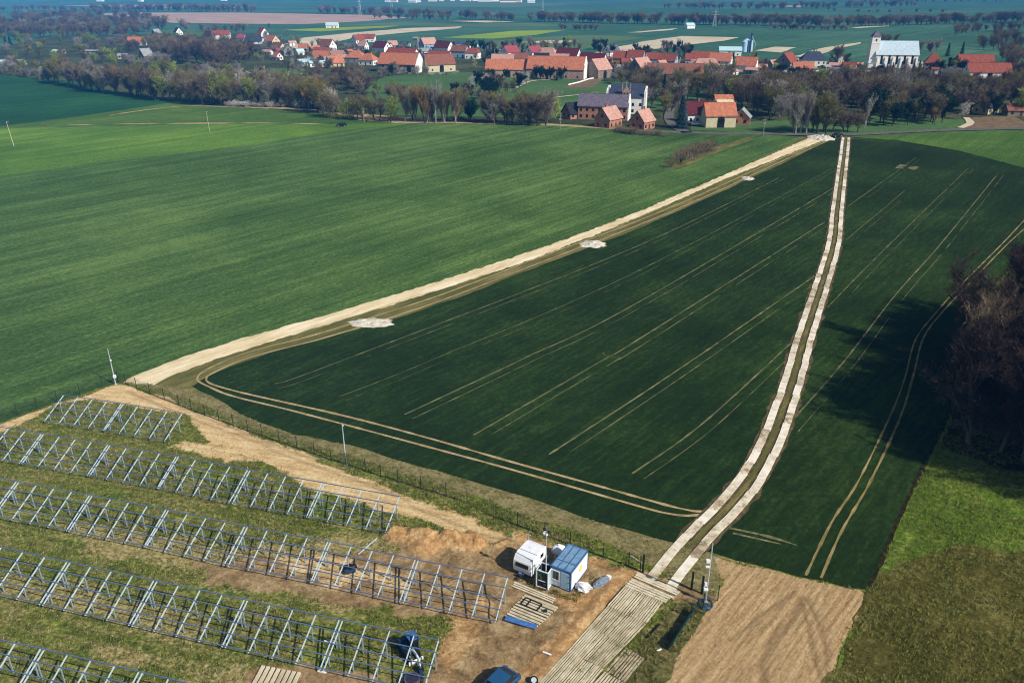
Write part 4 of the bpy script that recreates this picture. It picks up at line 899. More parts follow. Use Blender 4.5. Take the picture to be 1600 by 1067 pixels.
Hs = [
 (214, 71, 16, 9, 3, 4.5, -8, 'white', 'orange', 'bright orange-roofed house alone among bare trees, far left', {}),
 (245, 56, 8, 7, 3, 4, 60, 'grey', 'grey', 'tiny pale gable-fronted house left of the black-roofed one', {'chim': 0}),
 (279, 55, 11, 8, 3.2, 5, -55, 'white', 'black', 'small white gabled house with black roof on the far left green', {}),
 (347, 62, 18, 9, 5, 4, 8, 'white', 'red', 'tall white house with an orange-red roof, upper left of the village', {'rows_': 2}),
 (229, 93, 9, 7, 3, 5, 60, 'grey', 'grey', 'grey gabled house half buried in trees, far left', {'chim': 0}),
 (398, 69, 18, 8, 3, 3.5, -6, 'white', 'slate', 'low white house with dark slate roof, left edge of the village', {}),
 (378, 64, 8, 7, 3, 3.5, -8, 'blue', 'magenta', 'small crimson-roofed house beside the low slate-roofed one', {}),
 (411, 58, 13, 9, 4, 5.5, -52, 'white', 'magenta', 'white gabled house with crimson roof, highest on the left', {}),
 (426, 70, 14, 9, 3.5, 5, -42, 'cream', 'orange', 'cream gabled house with orange-red roof just below the crimson one', {}),
 (436, 84, 14, 9, 3.5, 5, -42, 'cream', 'brown', 'beige gabled house with faded brown roof on the left', {}),
 (450, 87, 9, 8, 4, 4.5, -65, 'grey', 'grey', 'pale stone gabled house behind bushes on the left', {}),
 (421, 83, 11, 6, 2.6, 1.2, -20, 'blue', 'slate', 'long low shed with a blue-black flat roof on the left', {'chim': 0, 'gw': 0}),
 (434, 94, 7, 6, 2.6, 3, -45, 'white', 'orange', 'tiny orange-roofed shed with white gable on the left', {'chim': 0}),
 (475, 81, 8, 6, 3, 3.5, -10, 'brown', 'orange', 'small orange-roofed house beside a dark pointed tree', {}),
 (512, 79, 15, 9, 4, 5, -36, 'white', 'brown', 'dark brown-roofed house with a bright white right gable, left part', {}),
 (503, 96, 13, 9, 3, 4.5, -18, 'brown', 'orange', 'orange-roofed house behind the white sheds', {}),
 (504, 90, 13, 8, 3.6, 4, -12, 'grey', 'red', 'dark red-roofed house peeping over an orange roof, left part', {}),
 (529, 95, 11, 8, 3.5, 4, -25, 'grey', 'salmon', 'salmon-roofed house behind the open orange shed', {}),
 (524, 105, 11, 8, 3, 4.5, 35, 'yellow', 'orange', 'orange-roofed shed with a pale yellow wall, left part', {'chim': 0, 'gw': 1}),
 (482, 103, 12, 8, 2.6, 1.4, 20, 'white', 'pale', 'low white shed with pale roof, left of its pair', {'chim': 0}),
 (496, 105, 12, 8, 2.8, 1.2, 25, 'white', 'pale', 'low white shed with pale roof, right of its pair', {'chim': 0}),
 (558, 98, 15, 10, 3.5, 5, -15, 'grey', 'orange', 'broad orange hipped roof left of the big barn', {'hip': 1}),
 (577, 102, 13, 9, 3.5, 4.5, -25, 'white', 'orange', 'orange hipped roof touching the big barn on its left', {'hip': 1}),
 (560, 68, 11, 8, 3.5, 4.5, 45, 'white', 'red', 'white gable-fronted red-roofed house at the pale field', {}),
 (576, 66, 14, 8, 4, 3.5, -5, 'white', 'red', 'red-roofed white house right at the end of the pale field', {}),
 (568, 78, 8, 6, 3.5, 4, -30, 'white', 'salmon', 'small narrow salmon-roofed house above the crimson-roofed one', {}),
 (597, 83, 15, 9, 4.5, 4.5, -38, 'white', 'maroon', 'dark crimson-roofed white house behind the big barn', {}),
 (613, 76, 9, 7, 3, 3.5, 30, 'brown', 'salmon', 'small brownish-roofed house right of the dark crimson roof', {}),
 (633, 76, 8, 7, 4.5, 1.2, -10, 'grey', 'slate', 'small grey flat-roofed block among dark trees', {'chim': 0}),
 (651, 74, 4.5, 4.5, 8, 1, -20, 'grey', 'grey', 'narrow tall pale tower block in the village', {'chim': 0, 'gw': 1, 'nwin': 1}),
 (669, 78, 14, 9, 5, 5, 38, 'blue', 'salmon', 'light blue gabled house with a salmon roof', {'rows_': 2}),
 (694, 83, 16, 9, 4.5, 5, -36, 'white', 'maroon', 'maroon-roofed house with a bright white right gable', {}),
 (719, 90, 13, 9, 5, 4, -22, 'blue', 'brown', 'greyish house with a worn brown-orange roof, village centre', {}),
 (739, 92, 11, 9, 4.5, 3.5, -15, 'white', 'red', 'compact white house with a bright red hipped roof', {'hip': .5}),
 (630, 97, 26, 10, 4.5, 5, -28, 'white', 'red', 'long dark-red-roofed house directly behind the big barn', {}),
 (658, 103, 13, 9, 3.5, 5, -40, 'white', 'purple', 'grey-purple roofed wing squeezed between two barns', {'chim': 0}),
 (688, 105, 17, 11, 5.5, 5, -20, 'white', 'red', 'red-roofed house behind the second barn, white gable right', {}),
 (797, 92, 13, 9, 5, 4.5, 42, 'white', 'magenta', 'crimson-roofed house with grey left gable, village centre', {}),
 (786, 105, 16, 10, 4, 4.5, -8, 'pink', 'salmon', 'pale salmon roof rising behind the left brick barn', {'chim': 0}),
 (813, 100, 13, 9, 4, 3.5, -8, 'brown', 'brown', 'dull brown roof between the two long orange barns', {}),
 (834, 90, 12, 9, 4, 4.5, 42, 'white', 'magenta', 'white gable-fronted house with a crimson roof behind the orange barn', {}),
 (857, 94, 15, 10, 4, 5, -25, 'pink', 'salmon', 'pinkish hipped roof behind the long orange barn', {'hip': .8}),
 (846, 100, 11, 7, 4.5, 3, -8, 'white', 'black', 'black-roofed low house behind the long orange barn', {}),
 (874, 103, 14, 9, 4, 4, -15, 'pink', 'salmon', 'salmon roof just above the right end of the long orange barn', {'chim': 0}),
 (888, 98, 18, 9, 5, 5, -30, 'white', 'maroon', 'large maroon-roofed house with white gable and porch', {'chim': 2}),
 (926, 106, 19, 9, 4.5, 5, -28, 'white', 'maroon', 'long dark roof with white right gable above the brick house', {}),
 (955, 89, 12, 9, 4, 4.5, 40, 'white', 'purple', 'white gabled house with a purple-grey roof at the pale field', {}),
 (971, 102, 12, 9, 5, 4.5, -18, 'ochre', 'red', 'ochre-walled house with a dark red roof', {}),
 (993, 103, 12, 9, 5.5, 5, -24, 'blue', 'red', 'bluish-walled house with red roof joined to the ochre one', {}),
 (1022, 101, 11, 9, 4, 4, -15, 'blue', 'red', 'red-roofed bluish house, left of the joined pair', {}),
 (1043, 104, 13, 9, 4, 4.5, -28, 'blue', 'red', 'red-roofed bluish house with white gable, right of its pair', {}),
 (968, 112, 15, 9, 2.8, 1.2, -10, 'grey', 'grey', 'low grey flat-roofed shed beside the leaning salmon roof', {'chim': 0}),
 (1000, 121, 15, 10, 6, 5.5, 50, 'grey', 'salmon', 'tall grey gabled building with a salmon roof', {'chim': 0}),
 (1080, 102, 9, 8, 4, 4, -10, 'blue', 'red', 'small red roof left of the wide red-roofed house', {}),
 (1098, 100, 18, 9, 4, 4.5, -10, 'blue', 'red', 'wide red-roofed house right of the dark spruce', {}),
 (1102, 114, 18, 11, 4, 5, -5, 'pink', 'salmon', 'pale salmon hipped roof at the right end of the brown barn', {'hip': .6, 'chim': 0}),
 (1125, 107, 15, 10, 5, 5, -24, 'white', 'orange', 'orange-roofed two-storey house with white gable by the silos', {'rows_': 2}),
 (1165, 113, 14, 9, 4.5, 5, -28, 'white', 'orange', 'orange-roofed white house standing right of centre', {}),
 (1140, 88, 18, 10, 4.5, 2.6, -10, 'white', 'pale', 'long hall with a pale blue-green roof beside the silos', {'chim': 0, 'cat': 'hall'}),
 (1228, 108, 15, 11, 4.5, 6, 52, 'grey', 'red', 'grey gabled house with a two-tone red roof', {'rows_': 1}),
 (1268, 108, 17, 11, 6, 5.5, -10, 'white', 'slate', 'white house with a large dark slate hipped roof', {'hip': .8, 'rows_': 2, 'chim': 3, 'nwin': 5}),
 (1253, 116, 13, 7, 4, 3.5, -8, 'white', 'orange', 'small orange-roofed annex in front of the slate-roofed house', {}),
 (1234, 120, 14, 7, 2.6, 1, 15, 'grey', 'grey', 'low grey garage in front of the grey gabled house', {'chim': 0}),
 (1318, 116, 20, 8, 3, 1, -5, 'pink', 'purple', 'long low building with dark roof left of the church', {'chim': 0}),
 (1306, 100, 9, 7, 3, 2.5, 35, 'cream', 'grey', 'small pale house under the big bare tree', {}),
 (1455, 112, 11, 10, 5.5, 6.5, -20, 'brown', 'red', 'half-timbered villa with a steep red hipped roof right of the church', {'hip': .95, 'rows_': 2}),
 (1520, 108, 24, 9, 4.5, 5, -4, 'pink', 'red', 'long red-roofed farm building, rear of the right-hand farm', {'chim': 0}),
 (1540, 124, 26, 9, 4.5, 5, -4, 'white', 'red', 'long red-roofed stable with blue openings, front of the right-hand farm', {'barn': 3, 'chim': 0}),
 (1539, 178, 10, 7, 3, 3, 35, 'yellow', 'black', 'pale yellow cottage hidden in dark trees, right edge', {}),
 (1590, 181, 12, 6, 2.6, 2.4, -5, 'brown', 'brown', 'small brown-red roof at the right edge', {'chim': 0}),
 (1095, 192, 14, 9, 4, 4.5, 2, 'white', 'maroon', 'white house with maroon roof left of the orange barn', {'nwin': 5}),
 (1158, 195, 6.5, 7, 3.2, 3.2, 68, 'brick', 'grey', 'small brick shed with a pale gable right of the orange barn', {'chim': 0}),
 (950, 201, 9.5, 7.5, 4, 4.2, 50, 'brick', 'salmon', 'brick cottage with pink roof at the field edge, left one', {}),
 (1003, 203, 8, 7, 3.6, 4, 48, 'brick', 'salmon', 'small brick cottage with white right wall at the field edge', {}),
 (896, 186, 8, 7, 2.6, 4, 30, 'brick', 'black', 'dark-roofed annex at the left end of the brick barn', {'chim': 0}),
 (1200, 160, 8, 7, 5, 4, -20, 'pink', 'orange', 'orange-topped building glimpsed among the park trees', {}),
 (1175, 158, 5, 5, 8, 3.5, 20, 'pink', 'salmon', 'slim pinkish building with salmon roof among the park trees', {'hip': 1, 'chim': 0, 'rows_': 2}),
 (93, 84, 9, 5, 2.4, .8, 0, 'white', 'pale', 'tiny white shed in the gardens, far left', {'chim': 0}),
 (10, 102, 26, 7, 2.4, 1, 4, 'white', 'pale', 'long white-roofed shelter at the left edge', {'chim': 0}),
 (140, 84, 12, 5, 2.2, .8, 0, 'grey', 'grey', 'grey glasshouse row in the left gardens, left one', {'chim': 0}),
 (158, 84, 9, 5, 2.2, .8, 0, 'grey', 'pale', 'pale glasshouse in the left gardens, right one', {'chim': 0}),
 (193, 92, 7, 5, 2.4, 1.5, 10, 'cream', 'cream' if 0 else 'grey', 'small cream hut below the left gardens', {'chim': 0}),
]
for x, y, L, Wd, hw, hr, rot, wall, roof, lab, kw in Hs:
    house(x, y, L, Wd, hw, hr, rot, wall, roof, lab, **kw)
rs = random.Random(31); Sh = 0
for (x0, y0, x1, y1, n) in ((395, 66, 470, 92, 7), (470, 76, 560, 104, 9), (590, 70, 760, 92, 9), (760, 84, 960, 96, 7), (945, 96, 1120, 112, 9), (1120, 104, 1350, 118, 14), (1430, 104, 1600, 124, 7)):
    for k in range(n):
        x = x0 + (x1 - x0) * (k + rs.uniform(.1, .9)) / n; y = rs.uniform(y0, y1)
        house(x, y, rs.uniform(5, 9), rs.uniform(4, 6), rs.uniform(2.4, 3.4), rs.uniform(.8, 2.6), rs.choice([-20, -30, 40, 5]), rs.choice(['white', 'white', 'grey', 'brown', 'cream']), rs.choice(['grey', 'pale', 'red', 'slate', 'orange', 'salmon']), 'small shed or garage in a yard between the village houses', 'shed', nwin=1, gw=0, chim=0, name='garden_shed')['group'] = 'small sheds between the village houses'
# big barns
house(627, 114, 29, 13, 5.5, 6.5, -22, 'brown', 'orange', 'big orange-roofed barn with a wide white right gable, left of centre', 'barn', barn=3, chim=0, nwin=0, gw=0, name='barn')
house(686, 113, 20, 12, 5, 6, 24, 'cream', 'brown', 'barn with brown and orange roof and pale stone walls', 'barn', barn=1, chim=0, nwin=3, gw=0, name='barn')
house(795, 121, 29, 12, 5, 5.5, -4, 'pink', 'orange', 'long orange-roofed brick barn, left of the two long ones', 'barn', barn=1, chim=0, nwin=4, gw=0, name='barn')
bb = house(870, 124, 37, 13, 6, 7, -16, 'pink', 'orange', 'longest orange-roofed barn with a white right gable and blue gate', 'barn', barn=0, chim=0, nwin=5, gw=0, name='barn')
MB().box((4, -6.55, 1.9), (4, .14, 3.8)).obj('barn_door', GREYDOOR, bb)
house(935, 123, 13, 11, 5.5, 6, 42, 'brown', 'salmon', 'brown stone barn with a salmon roof right of the longest barn', 'barn', barn=1, chim=0, nwin=0, gw=0, name='barn')
house(1053, 127, 34, 11, 4.5, 5.5, -7, 'pink', 'brown', 'long low barn with a dull brown-orange roof', 'barn', barn=2, chim=0, nwin=3, gw=0, name='barn')
b2 = house(943, 188, 22, 9, 6, 4.5, -14, 'brick', 'purple', 'long brick barn with dark roof and white right gable', 'barn', barn=0, chim=0, nwin=8, gw=0, name='barn', rows_=2)
def white_gable(b, L, Wd, hw, hr):
    MB().prism([(-Wd / 2 - .1, 0), (Wd / 2 + .1, 0), (Wd / 2 + .1, hw), (0, hw + hr + .5), (-Wd / 2 - .1, hw)], L / 2 + .02, L / 2 + .5, M=Matrix(((0, 1, 0), (1, 0, 0), (0, 0, 1)))).obj('gable_wall', HM['white'], b)
white_gable(b2, 22, 9, 6, 4.5); white_gable(bb, 37, 13, 6, 7)
b3 = house(627, 114.01, .01, .01, .01, .01, 0, 'white', 'orange', 'x') if False else None
for o in list(bpy.data.objects):
    if o.get('label', '').startswith('big orange-roofed barn'): white_gable(o, 29, 13, 5.5, 6.5)
# manor
mn = house(978, 178, 17, 12, 7.5, 5.5, -12, 'white', 'slate', 'manor house with dark slate roof, stepped white gables and pointed dormer', 'manor', hip=.25, nwin=5, gw=3, rows_=2, chim=0, name='manor_house')
for sx in (-1, 1):
    g_ = MB()
    for k in range(4): g_.box((sx * 8.7, 0, 4 + k * 1.0 + 1.2 * k), (.5, 12 - k * 2.6, 8 + k * .001) if k == 0 else (.5 - k * .02, 12 - k * 2.7, 2.2))
    for yy in (-6, 6): g_.box((sx * 8.7, yy, 5.2), (.9, .9, 10.4)).tube((sx * 8.7, yy, 10.4), (sx * 8.7, yy, 11.6), .5, .05, 6)
    g_.obj('stepped_gable', HM['white'], mn)
dm = MB().box((0, -5.9, 8.4), (3.4, .8, 3.4)).prism([(-1.7, 10.1), (1.7, 10.1), (0, 12.3)], -6.3, -5.5)
for xx in (-1.8, 0, 1.8): dm.box((xx, -5.9, 11.2 if xx else 12.6), (.45, .5, 3.2 if xx else 1.6)).tube((xx, -5.9, 12.8 if xx else 13.4), (xx, -5.9, 13.8 if xx else 14.6), .26, .03, 6)
do = dm.obj('dormer', HM['pink'], mn)
for xx in (-.7, .7): MB().box((xx, -6.33, 8.7), (.7, .08, 1.5)).obj('window', DARKP, do)
# orange stepped barn by the road
ob = house(1121, 199, 12.6, 9, 5, 4.5, 2, 'cream', 'orange', 'bright orange-roofed barn with a cream wall and dark arched door', 'barn', barn=1, chim=0, nwin=0, gw=0, name='barn')
pr = [(-4.4, 4.9), (4.6, 4.9), (9.2, 8.2), (9.2, 9.0), (4.6, 12.4), (.0, 9.9)]
MB().prism([(-4.4, 4.98), (5.0, 4.98), (8.0, 4.98), (8.0, 9.6), (5.2, 11.6), (0, 9.3)], -.9, 6.2, M=Matrix(((0, 1, 0), (1, 0, 0), (0, 0, 1)))).box((2.6, 6.2, 2.5), (7.0, 3.5, 5.0)).obj('rear_block', HM['cream'], ob)
MB().add([(-1.3, -4.95, 4.55), (6.75, -4.95, 4.55), (6.75, 5.2, 12.0), (-1.3, 5.2, 12.0), (6.75, 8.5, 9.5), (-1.3, 8.5, 9.5)], [(0, 1, 2, 3), (3, 2, 4, 5)]).add([(-1.3, -4.95, 4.9), (6.75, -4.95, 4.9), (6.75, 5.2, 12.3), (-1.3, 5.2, 12.3), (6.75, 8.5, 9.8), (-1.3, 8.5, 9.8)], [(0, 1, 2, 3), (3, 2, 4, 5)]).obj('tall_roof', RM['orange'], ob)
# church
c0 = P(1394, 106); v = Vector((c0.x, c0.y, 0)).normalized(); c0 = c0 + v * 6.5
ch = thing('church', 'white church with a pale metal roof and a square tower with pointed cap', 'church', (c0.x, c0.y, -.3), R(-6))
MB().prism([(-6.5, 0), (6.5, 0), (6.5, 9.3), (0, 17.6), (-6.5, 9.3)], -14.5, 14.5, M=Matrix(((0, 1, 0), (1, 0, 0), (0, 0, 1)))).obj('nave_wall', HM['white'], ch)
m = MB()
for sg in (-1, 1):
    a = [(-15, 0, 17.75), (15, 0, 17.75), (15, sg * 7.1, 8.7), (-15, sg * 7.1, 8.7)]
    m.add(a + [(q[0], q[1], q[2] + .25) for q in a], [(0, 1, 2, 3), (4, 7, 6, 5), (0, 4, 5, 1), (1, 5, 6, 2), (2, 6, 7, 3), (3, 7, 4, 0)])
m.obj('nave_roof', RM['zinc'], ch)
for k in range(5): MB().box((-10.5 + k * 5.3, -6.53, 5.3), (1.4, .12, 5.2)).tube((-10.5 + k * 5.3, -6.47, 7.9), (-10.5 + k * 5.3, -6.585, 7.9), .7, n=12).obj('window', DARKP, ch)
for k in range(6): MB().box((-13.4 + k * 5.35, -6.9, 3.6), (.9, .9, 7.2)).obj('buttress', HM['white'], ch)
tw = MB().box((-15.8, -2.2, 8.2), (6.0, 6.0, 16.4)).box((-15.8, -2.2, 16.4), (6.3, 6.3, .3)).box((-15.8, -2.2, 18.6), (5.7, 5.7, 4.4)).obj('tower', HM['white'], ch)
MB().add([(-19.0, -5.4, 20.8), (-12.6, -5.4, 20.8), (-12.6, 1.0, 20.8), (-19.0, 1.0, 20.8), (-15.8, -2.2, 25.3)], [(0, 1, 4), (1, 2, 4), (2, 3, 4), (3, 0, 4), (0, 3, 2, 1)]).obj('spire', RM['purple'], tw)
for dx, dy, rz in ((0, -2.87, 0), (2.87, 0, 90)):
    MB().box((-15.8 + dx, -2.2 + dy, 18.6), (1.1 if not rz else .1, .1 if not rz else 1.1, 1.6)).obj('belfry_window', DARKP, tw)
MB().box((-18.4, -8.5, 1.6), (3, 3, 3.2)).obj('porch', HM['white'], ch); MB().box((-18.4, -8.5, 3.3), (3.6, 3.6, .3)).obj('porch_roof', RM['zinc'], ch)
# silos
c0 = P(1168, 81); t = thing('grain_silos', 'cluster of shiny grain silos with a tall dark elevator', 'silos', (c0.x, c0.y, -.3), 0)
for k, (dx, dy, h_) in enumerate(((-3.2, 0, 8.5), (2.0, 1, 9.0), (-.5, 5, 9.5))):
    MB().tube((dx, dy, 0), (dx, dy, h_), 2.5, n=20).tube((dx, dy, h_), (dx, dy, h_ + 1.6), 2.6, .3, 20).obj('silo', O['blue_pale'], t)
MB().box((1.4, -2.2, 7.5), (1.1, 1.1, 15)).box((1.4, -2.2, 15.4), (1.6, 1.6, 1)).obj('elevator', O['navy'], t)
MB().bar((1.4, -2.2, 14.6), (-3.2, 0, 10), .4).bar((1.4, -2.2, 14.0), (5.8, -1, 7.5), .3).bar((5.8, -1, 7.5), (5.8, -1, 3), .3).obj('chute', O['galv'], t)
# low walls, posts
def wall_(label, px, h, th, mat, name='garden_wall'):
    pts = [P(*q) for q in px]; mb = MB()
    for a, b in zip(pts, pts[1:]): mb.bar(a + Vector((0, 0, h / 2 - .2)), b + Vector((0, 0, h / 2 - .2)), th, h)
    return tag(mb.obj(name, mat), label, 'wall')
wall_('long low pale wall in front of the white village houses', [(1190, 110), (1232, 112), (1290, 112), (1340, 113), (1380, 112)], 1.2, .3, HM['white'])
wall_('row of white stones along the drive below the brown stone barn', [(888, 133), (905, 129), (920, 124), (937, 121)], .7, .35, HM['white'], 'kerb_stones')
# utility poles and pylons
def upole(x, y, h, label, lattice=False):
    p = P(x, y)
    if lattice:
        mb = MB(); 
        for sx in (-1, 1):
            for sy in (-1, 1): mb.bar((sx * 2.2, sy * 2.2, 0), (sx * .3, sy * .3, h), .3)
        for k in range(7): z = h * (k + .5) / 8; q = 2.2 - 1.9 * z / h; mb.bar((-q, -q, z), (q, -q, z + 3), .2); mb.bar((q, q, z), (-q, q, z + 3), .2)
        for z, w_ in ((h * .72, 12), (h * .86, 9)): mb.box((0, 0, z), (w_, .35, .35))
        o = mb.obj('pylon', O['pole'])
    else:
        mb = MB().tube((0, 0, 0), (0, 0, h), .2, .12, 6).box((0, 0, h - .8), (1.8, .2, .25)).box((0, 0, h - 2), (.9, .5, .8)); o = mb.obj('utility_pole', HM['grey'])
    o.location = p; return tag(o, label, 'pylon' if lattice else 'utility pole')
upole(543, 178, 7.5, 'grey utility pole with crossarm beside the birches on the dirt road')
upole(569, 192, 6.5, 'thin grey pole at the dirt road left of the birch group')
upole(1192, 213, 7, 'thin grey utility pole on the road right of the orange barn')
upole(875, 202, 6, 'slim grey post beside the dark round tree at the field edge')
upole(810, 195, 5, 'slim grey post at the dirt road below the bare park trees')
upole(563, 26, 34, 'distant lattice pylon left of the far village', True); upole(612, 12, 34, 'distant lattice pylon under the far village', True)
upole(848, 18, 32, 'distant lattice pylon right of the far white village', True); upole(1116, 42, 22, 'distant lattice mast above the pale field', True)
# far village: pale buildings on the plain
rnd = random.Random(8)
for k, (x, y, L) in enumerate([(606, 4, 16), (616, 4, 22), (645, 4.6, 26), (654, 4, 14), (676, 2.8, 30), (690, 2.4, 16), (707, 2.2, 14), (722, 2, 18), (731, 2.5, 20), (743, 2.2, 22), (758, 3.2, 46), (775, 2.8, 30), (793, 4.2, 52), (808, 4, 30), (157, 2.8, 20), (220, 3, 14), (350, 2, 18), (830, 5, 24)]):
    house(x, y, L, 14, 5, 4, rnd.uniform(-20, 20), 'white', rnd.choice(['salmon', 'zinc', 'brown', 'zinc']), 'pale building in the hazy distant village at the top edge of the photo', 'house', nwin=0, gw=0, chim=0, name='distant_building')['group'] = 'buildings of the distant village'
for x in (517, 522): house(x, 44, 12, 8, 4, 3, 0, 'white', 'zinc', 'small white farm building alone on the far green fields', 'house', nwin=2, gw=0, chim=0, name='distant_building')['group'] = 'white farm buildings on the far fields'
house(1077, 45, 12, 9, 4, 3, 20, 'white', 'pale', 'single white building on the dark green far field', 'house', nwin=0, gw=0, chim=0, name='distant_building')

# ------------------------------------------------------------------ trees
def twigm(name, a, b, rough=.95):
    t = NT(name); oi = t.new('ShaderNodeObjectInfo'); gi = t.new('ShaderNodeNewGeometry')
    f = t.math('ADD', t.math('MULTIPLY', oi.outputs['Random'], .5), t.math('MULTIPLY', gi.outputs['Random Per Island'], .5))
    t.color(t.mix(f, a, b)); t.b.inputs['Roughness'].default_value = rough; t.b.inputs['Specular IOR Level'].default_value = .1; return t.m
TW = {'brown': twigm('twigs_brown', '4f4538', '85765f'), 'purple': twigm('twigs_purple', '40362f', '6c5e54'), 'grey': twigm('twigs_grey', '6a655e', '99938a'), 'olive': twigm('twigs_olive', '4f4c2a', '7f7a46'),
      'near': twigm('twigs_near', '272120', '493c39'),
      'green': twigm('buds_green', '4d5c1e', '8a9440'), 'willow': twigm('willow_green', '7a8a34', 'aab456'), 'conifer': twigm('needles', '0f1f14', '22382a'), 'spruceb': twigm('needles_blue', '172b2e', '2c4448'),
      'blossom': twigm('blossom', '8a8680', 'c4c0b8'), 'tan': twigm('twigs_tan', '7a5c30', 'a58850'), 'birch': twigm('twigs_birch', '5c4a38', '8c7a60')}
BK = {'dark': paint('bark_dark', '3a322b', .95), 'pale': paint('bark_birch', 'b5afa5', .9, 0, .5, 3), 'grey': paint('bark_grey', '6d665c', .95)}
def skeleton(seed, spread=.5, first=.25, nlim=9, up=.5, narrow=1.0):
    """unit-height tree: returns limbs [(a,b,ra,rb,level)] and tips"""
    r = random.Random(seed); limbs = []; tips = []
    def grow(p, d, L, rad, lev):
        seg = 3 if lev < 2 else 2; q = p
        for k in range(seg):
            d = (d + Vector((r.uniform(-1, 1), r.uniform(-1, 1), r.uniform(-.3, .6))) * .16).normalized(); n = q + d * L / seg
            r2 = rad * (1 - .55 * (k + 1) / seg); limbs.append((q, n, rad * (1 - .55 * k / seg), r2, lev))
            if lev < 3:
                for c in range(2 if lev else (2 if k == 0 else 3)):
                    a = r.uniform(0, 2 * math.pi); s_ = Vector((math.cos(a), math.sin(a), 0)) * spread * narrow * 1.35
                    nd = (d * .75 + s_ + Vector((0, 0, up * .5))).normalized(); grow(q.lerp(n, r.uniform(.3, 1)), nd, L * r.uniform(.5, .72), r2 * .6, lev + 1)
            q = n
        if lev >= 2: tips.append((q, d))
    grow(Vector((0, 0, 0)), Vector((0, 0, 1)), .62, .022, 0)
    top = max(t_[0].z for t_ in tips) * 1.04; k = 1 / top
    limbs = [(a * k, b * k, ra, rb, l) for a, b, ra, rb, l in limbs]; tips = [(p * k, d) for p, d in tips]
    return limbs, tips
def bare_tree(seed, ntw=2600, tlen=.085, twd=.0042, spread=.5, narrow=1.0, up=.5, bark='dark', leaf=False, lo=.08, tk=1.0):
    limbs, tips = skeleton(seed, spread, narrow=narrow, up=up); r = random.Random(seed + 77)
    tm = MB()
    for a, b, ra, rb, l in limbs:
        if l <= 1: tm.tube(a, b, ra * tk, rb * tk, 6 if l == 0 else 4, cap=False)
    cm = MB(); limb2 = [x for x in limbs if x[4] >= 2]
    for a, b, ra, rb, l in limb2: cm.tube(a, b, max(ra, .003), max(rb, .0018), 3, cap=False)
    src = [(a.lerp(b, .5), (b - a).normalized()) for a, b, _, _, l in limbs if l >= 2 and a.z > lo] + tips * 2
    for k in range(ntw):
        p, d = r.choice(src); dd = (d * .5 + Vector((r.gauss(0, 1), r.gauss(0, 1), r.gauss(.25, .9))) * .6).normalized()
        s0 = p + Vector((r.gauss(0, 1), r.gauss(0, 1), r.gauss(0, 1))) * .018; L = tlen * r.uniform(.4, 1.2); sd_ = dd.cross(Vector((r.uniform(-1, 1), r.uniform(-1, 1), r.uniform(-1, 1)))).normalized() * twd * r.uniform(.6, 1.5)
        if leaf: m_ = s0 + dd * L * .5; cm.add([s0, m_ + sd_, s0 + dd * L, m_ - sd_], [(0, 1, 2, 3)])
        else:
            e = s0 + dd * L; cm.add([s0 - sd_, s0 + sd_, e], [(0, 1, 2)])
            m_ = s0 + dd * L * .5; e2 = m_ + (dd + Vector((r.gauss(0, .6), r.gauss(0, .6), r.gauss(.1, .6)))).normalized() * L * .55; cm.add([m_ - sd_ * .7, m_ + sd_ * .7, e2], [(0, 1, 2)])
    return tm, cm
def conifer(seed, fat=.2, n=1900):
    r = random.Random(seed); tm = MB().tube((0, 0, 0), (0, 0, .97), .016, .003, 6, cap=False); cm = MB()
    for k in range(n):
        z = r.random() ** 1.3 * .9 + .06; a = r.uniform(0, 2 * math.pi); lay = .82 + .18 * math.sin(z * 60 + seed)
        rad = fat * (1 - z) ** .85 * lay * r.uniform(.35, 1.05) * (1 + .2 * math.sin(a * 3 + seed)); c = Vector((math.cos(a) * rad, math.sin(a) * rad, z - rad * .25))
        o_ = Vector((math.cos(a), math.sin(a), -.45)).normalized(); s_ = Vector((-math.sin(a), math.cos(a), r.uniform(-.3, .3))) * .016 * r.uniform(.6, 1.4)
        e = c + o_ * .045 * r.uniform(.6, 1.5); cm.add([c - s_, c + s_, e], [(0, 1, 2)])
    return tm, cm
def bush_mesh(seed, n=1300):
    r = random.Random(seed); tm = MB(); cm = MB()
    for k in range(7):
        a = r.uniform(0, 6.28); tm.tube((0, 0, 0), (math.cos(a) * .3, math.sin(a) * .3, r.uniform(.5, .8)), .02, .006, 4, cap=False)
    cl = [(Vector((r.gauss(0, .35), r.gauss(0, .35), r.uniform(.25, .75))), r.uniform(.18, .32)) for _ in range(9)]
    for k in range(n):
        c, q = r.choice(cl); d = Vector((r.gauss(0, 1), r.gauss(0, 1), r.gauss(0, 1))).normalized(); p = c + d * q * r.random() ** .4
        if p.z < 0: p.z = .02
        s_ = Vector((r.gauss(0, 1), r.gauss(0, 1), r.gauss(0, 1))).normalized() * .012; e = p + (d + Vector((0, 0, .4))) * .09; cm.add([p - s_, p + s_, e], [(0, 1, 2)])
    return tm, cm
TREE = {}
def reg(kind, mbs, bark, tw, name):
    TREE[kind] = [(a.mesh('trunk', BK[bark]), b.mesh('crown', TW[tw]), name) for a, b in mbs]
reg('brown', [bare_tree(s_) for s_ in (1, 2, 3)], 'dark', 'brown', 'bare_tree')
shp = TREE['brown']
def rekind(kind, src, bark, tw, name):
    out = []
    for a, b, _ in TREE[src]:
        a2 = a.copy(); a2.materials[0] = BK[bark]; b2 = b.copy(); b2.materials[0] = TW[tw]; out.append((a2, b2, name))
    TREE[kind] = out
rekind('purple', 'brown', 'dark', 'purple', 'bare_tree'); rekind('grey', 'brown', 'grey', 'grey', 'bare_tree'); rekind('olive', 'brown', 'dark', 'olive', 'budding_tree')
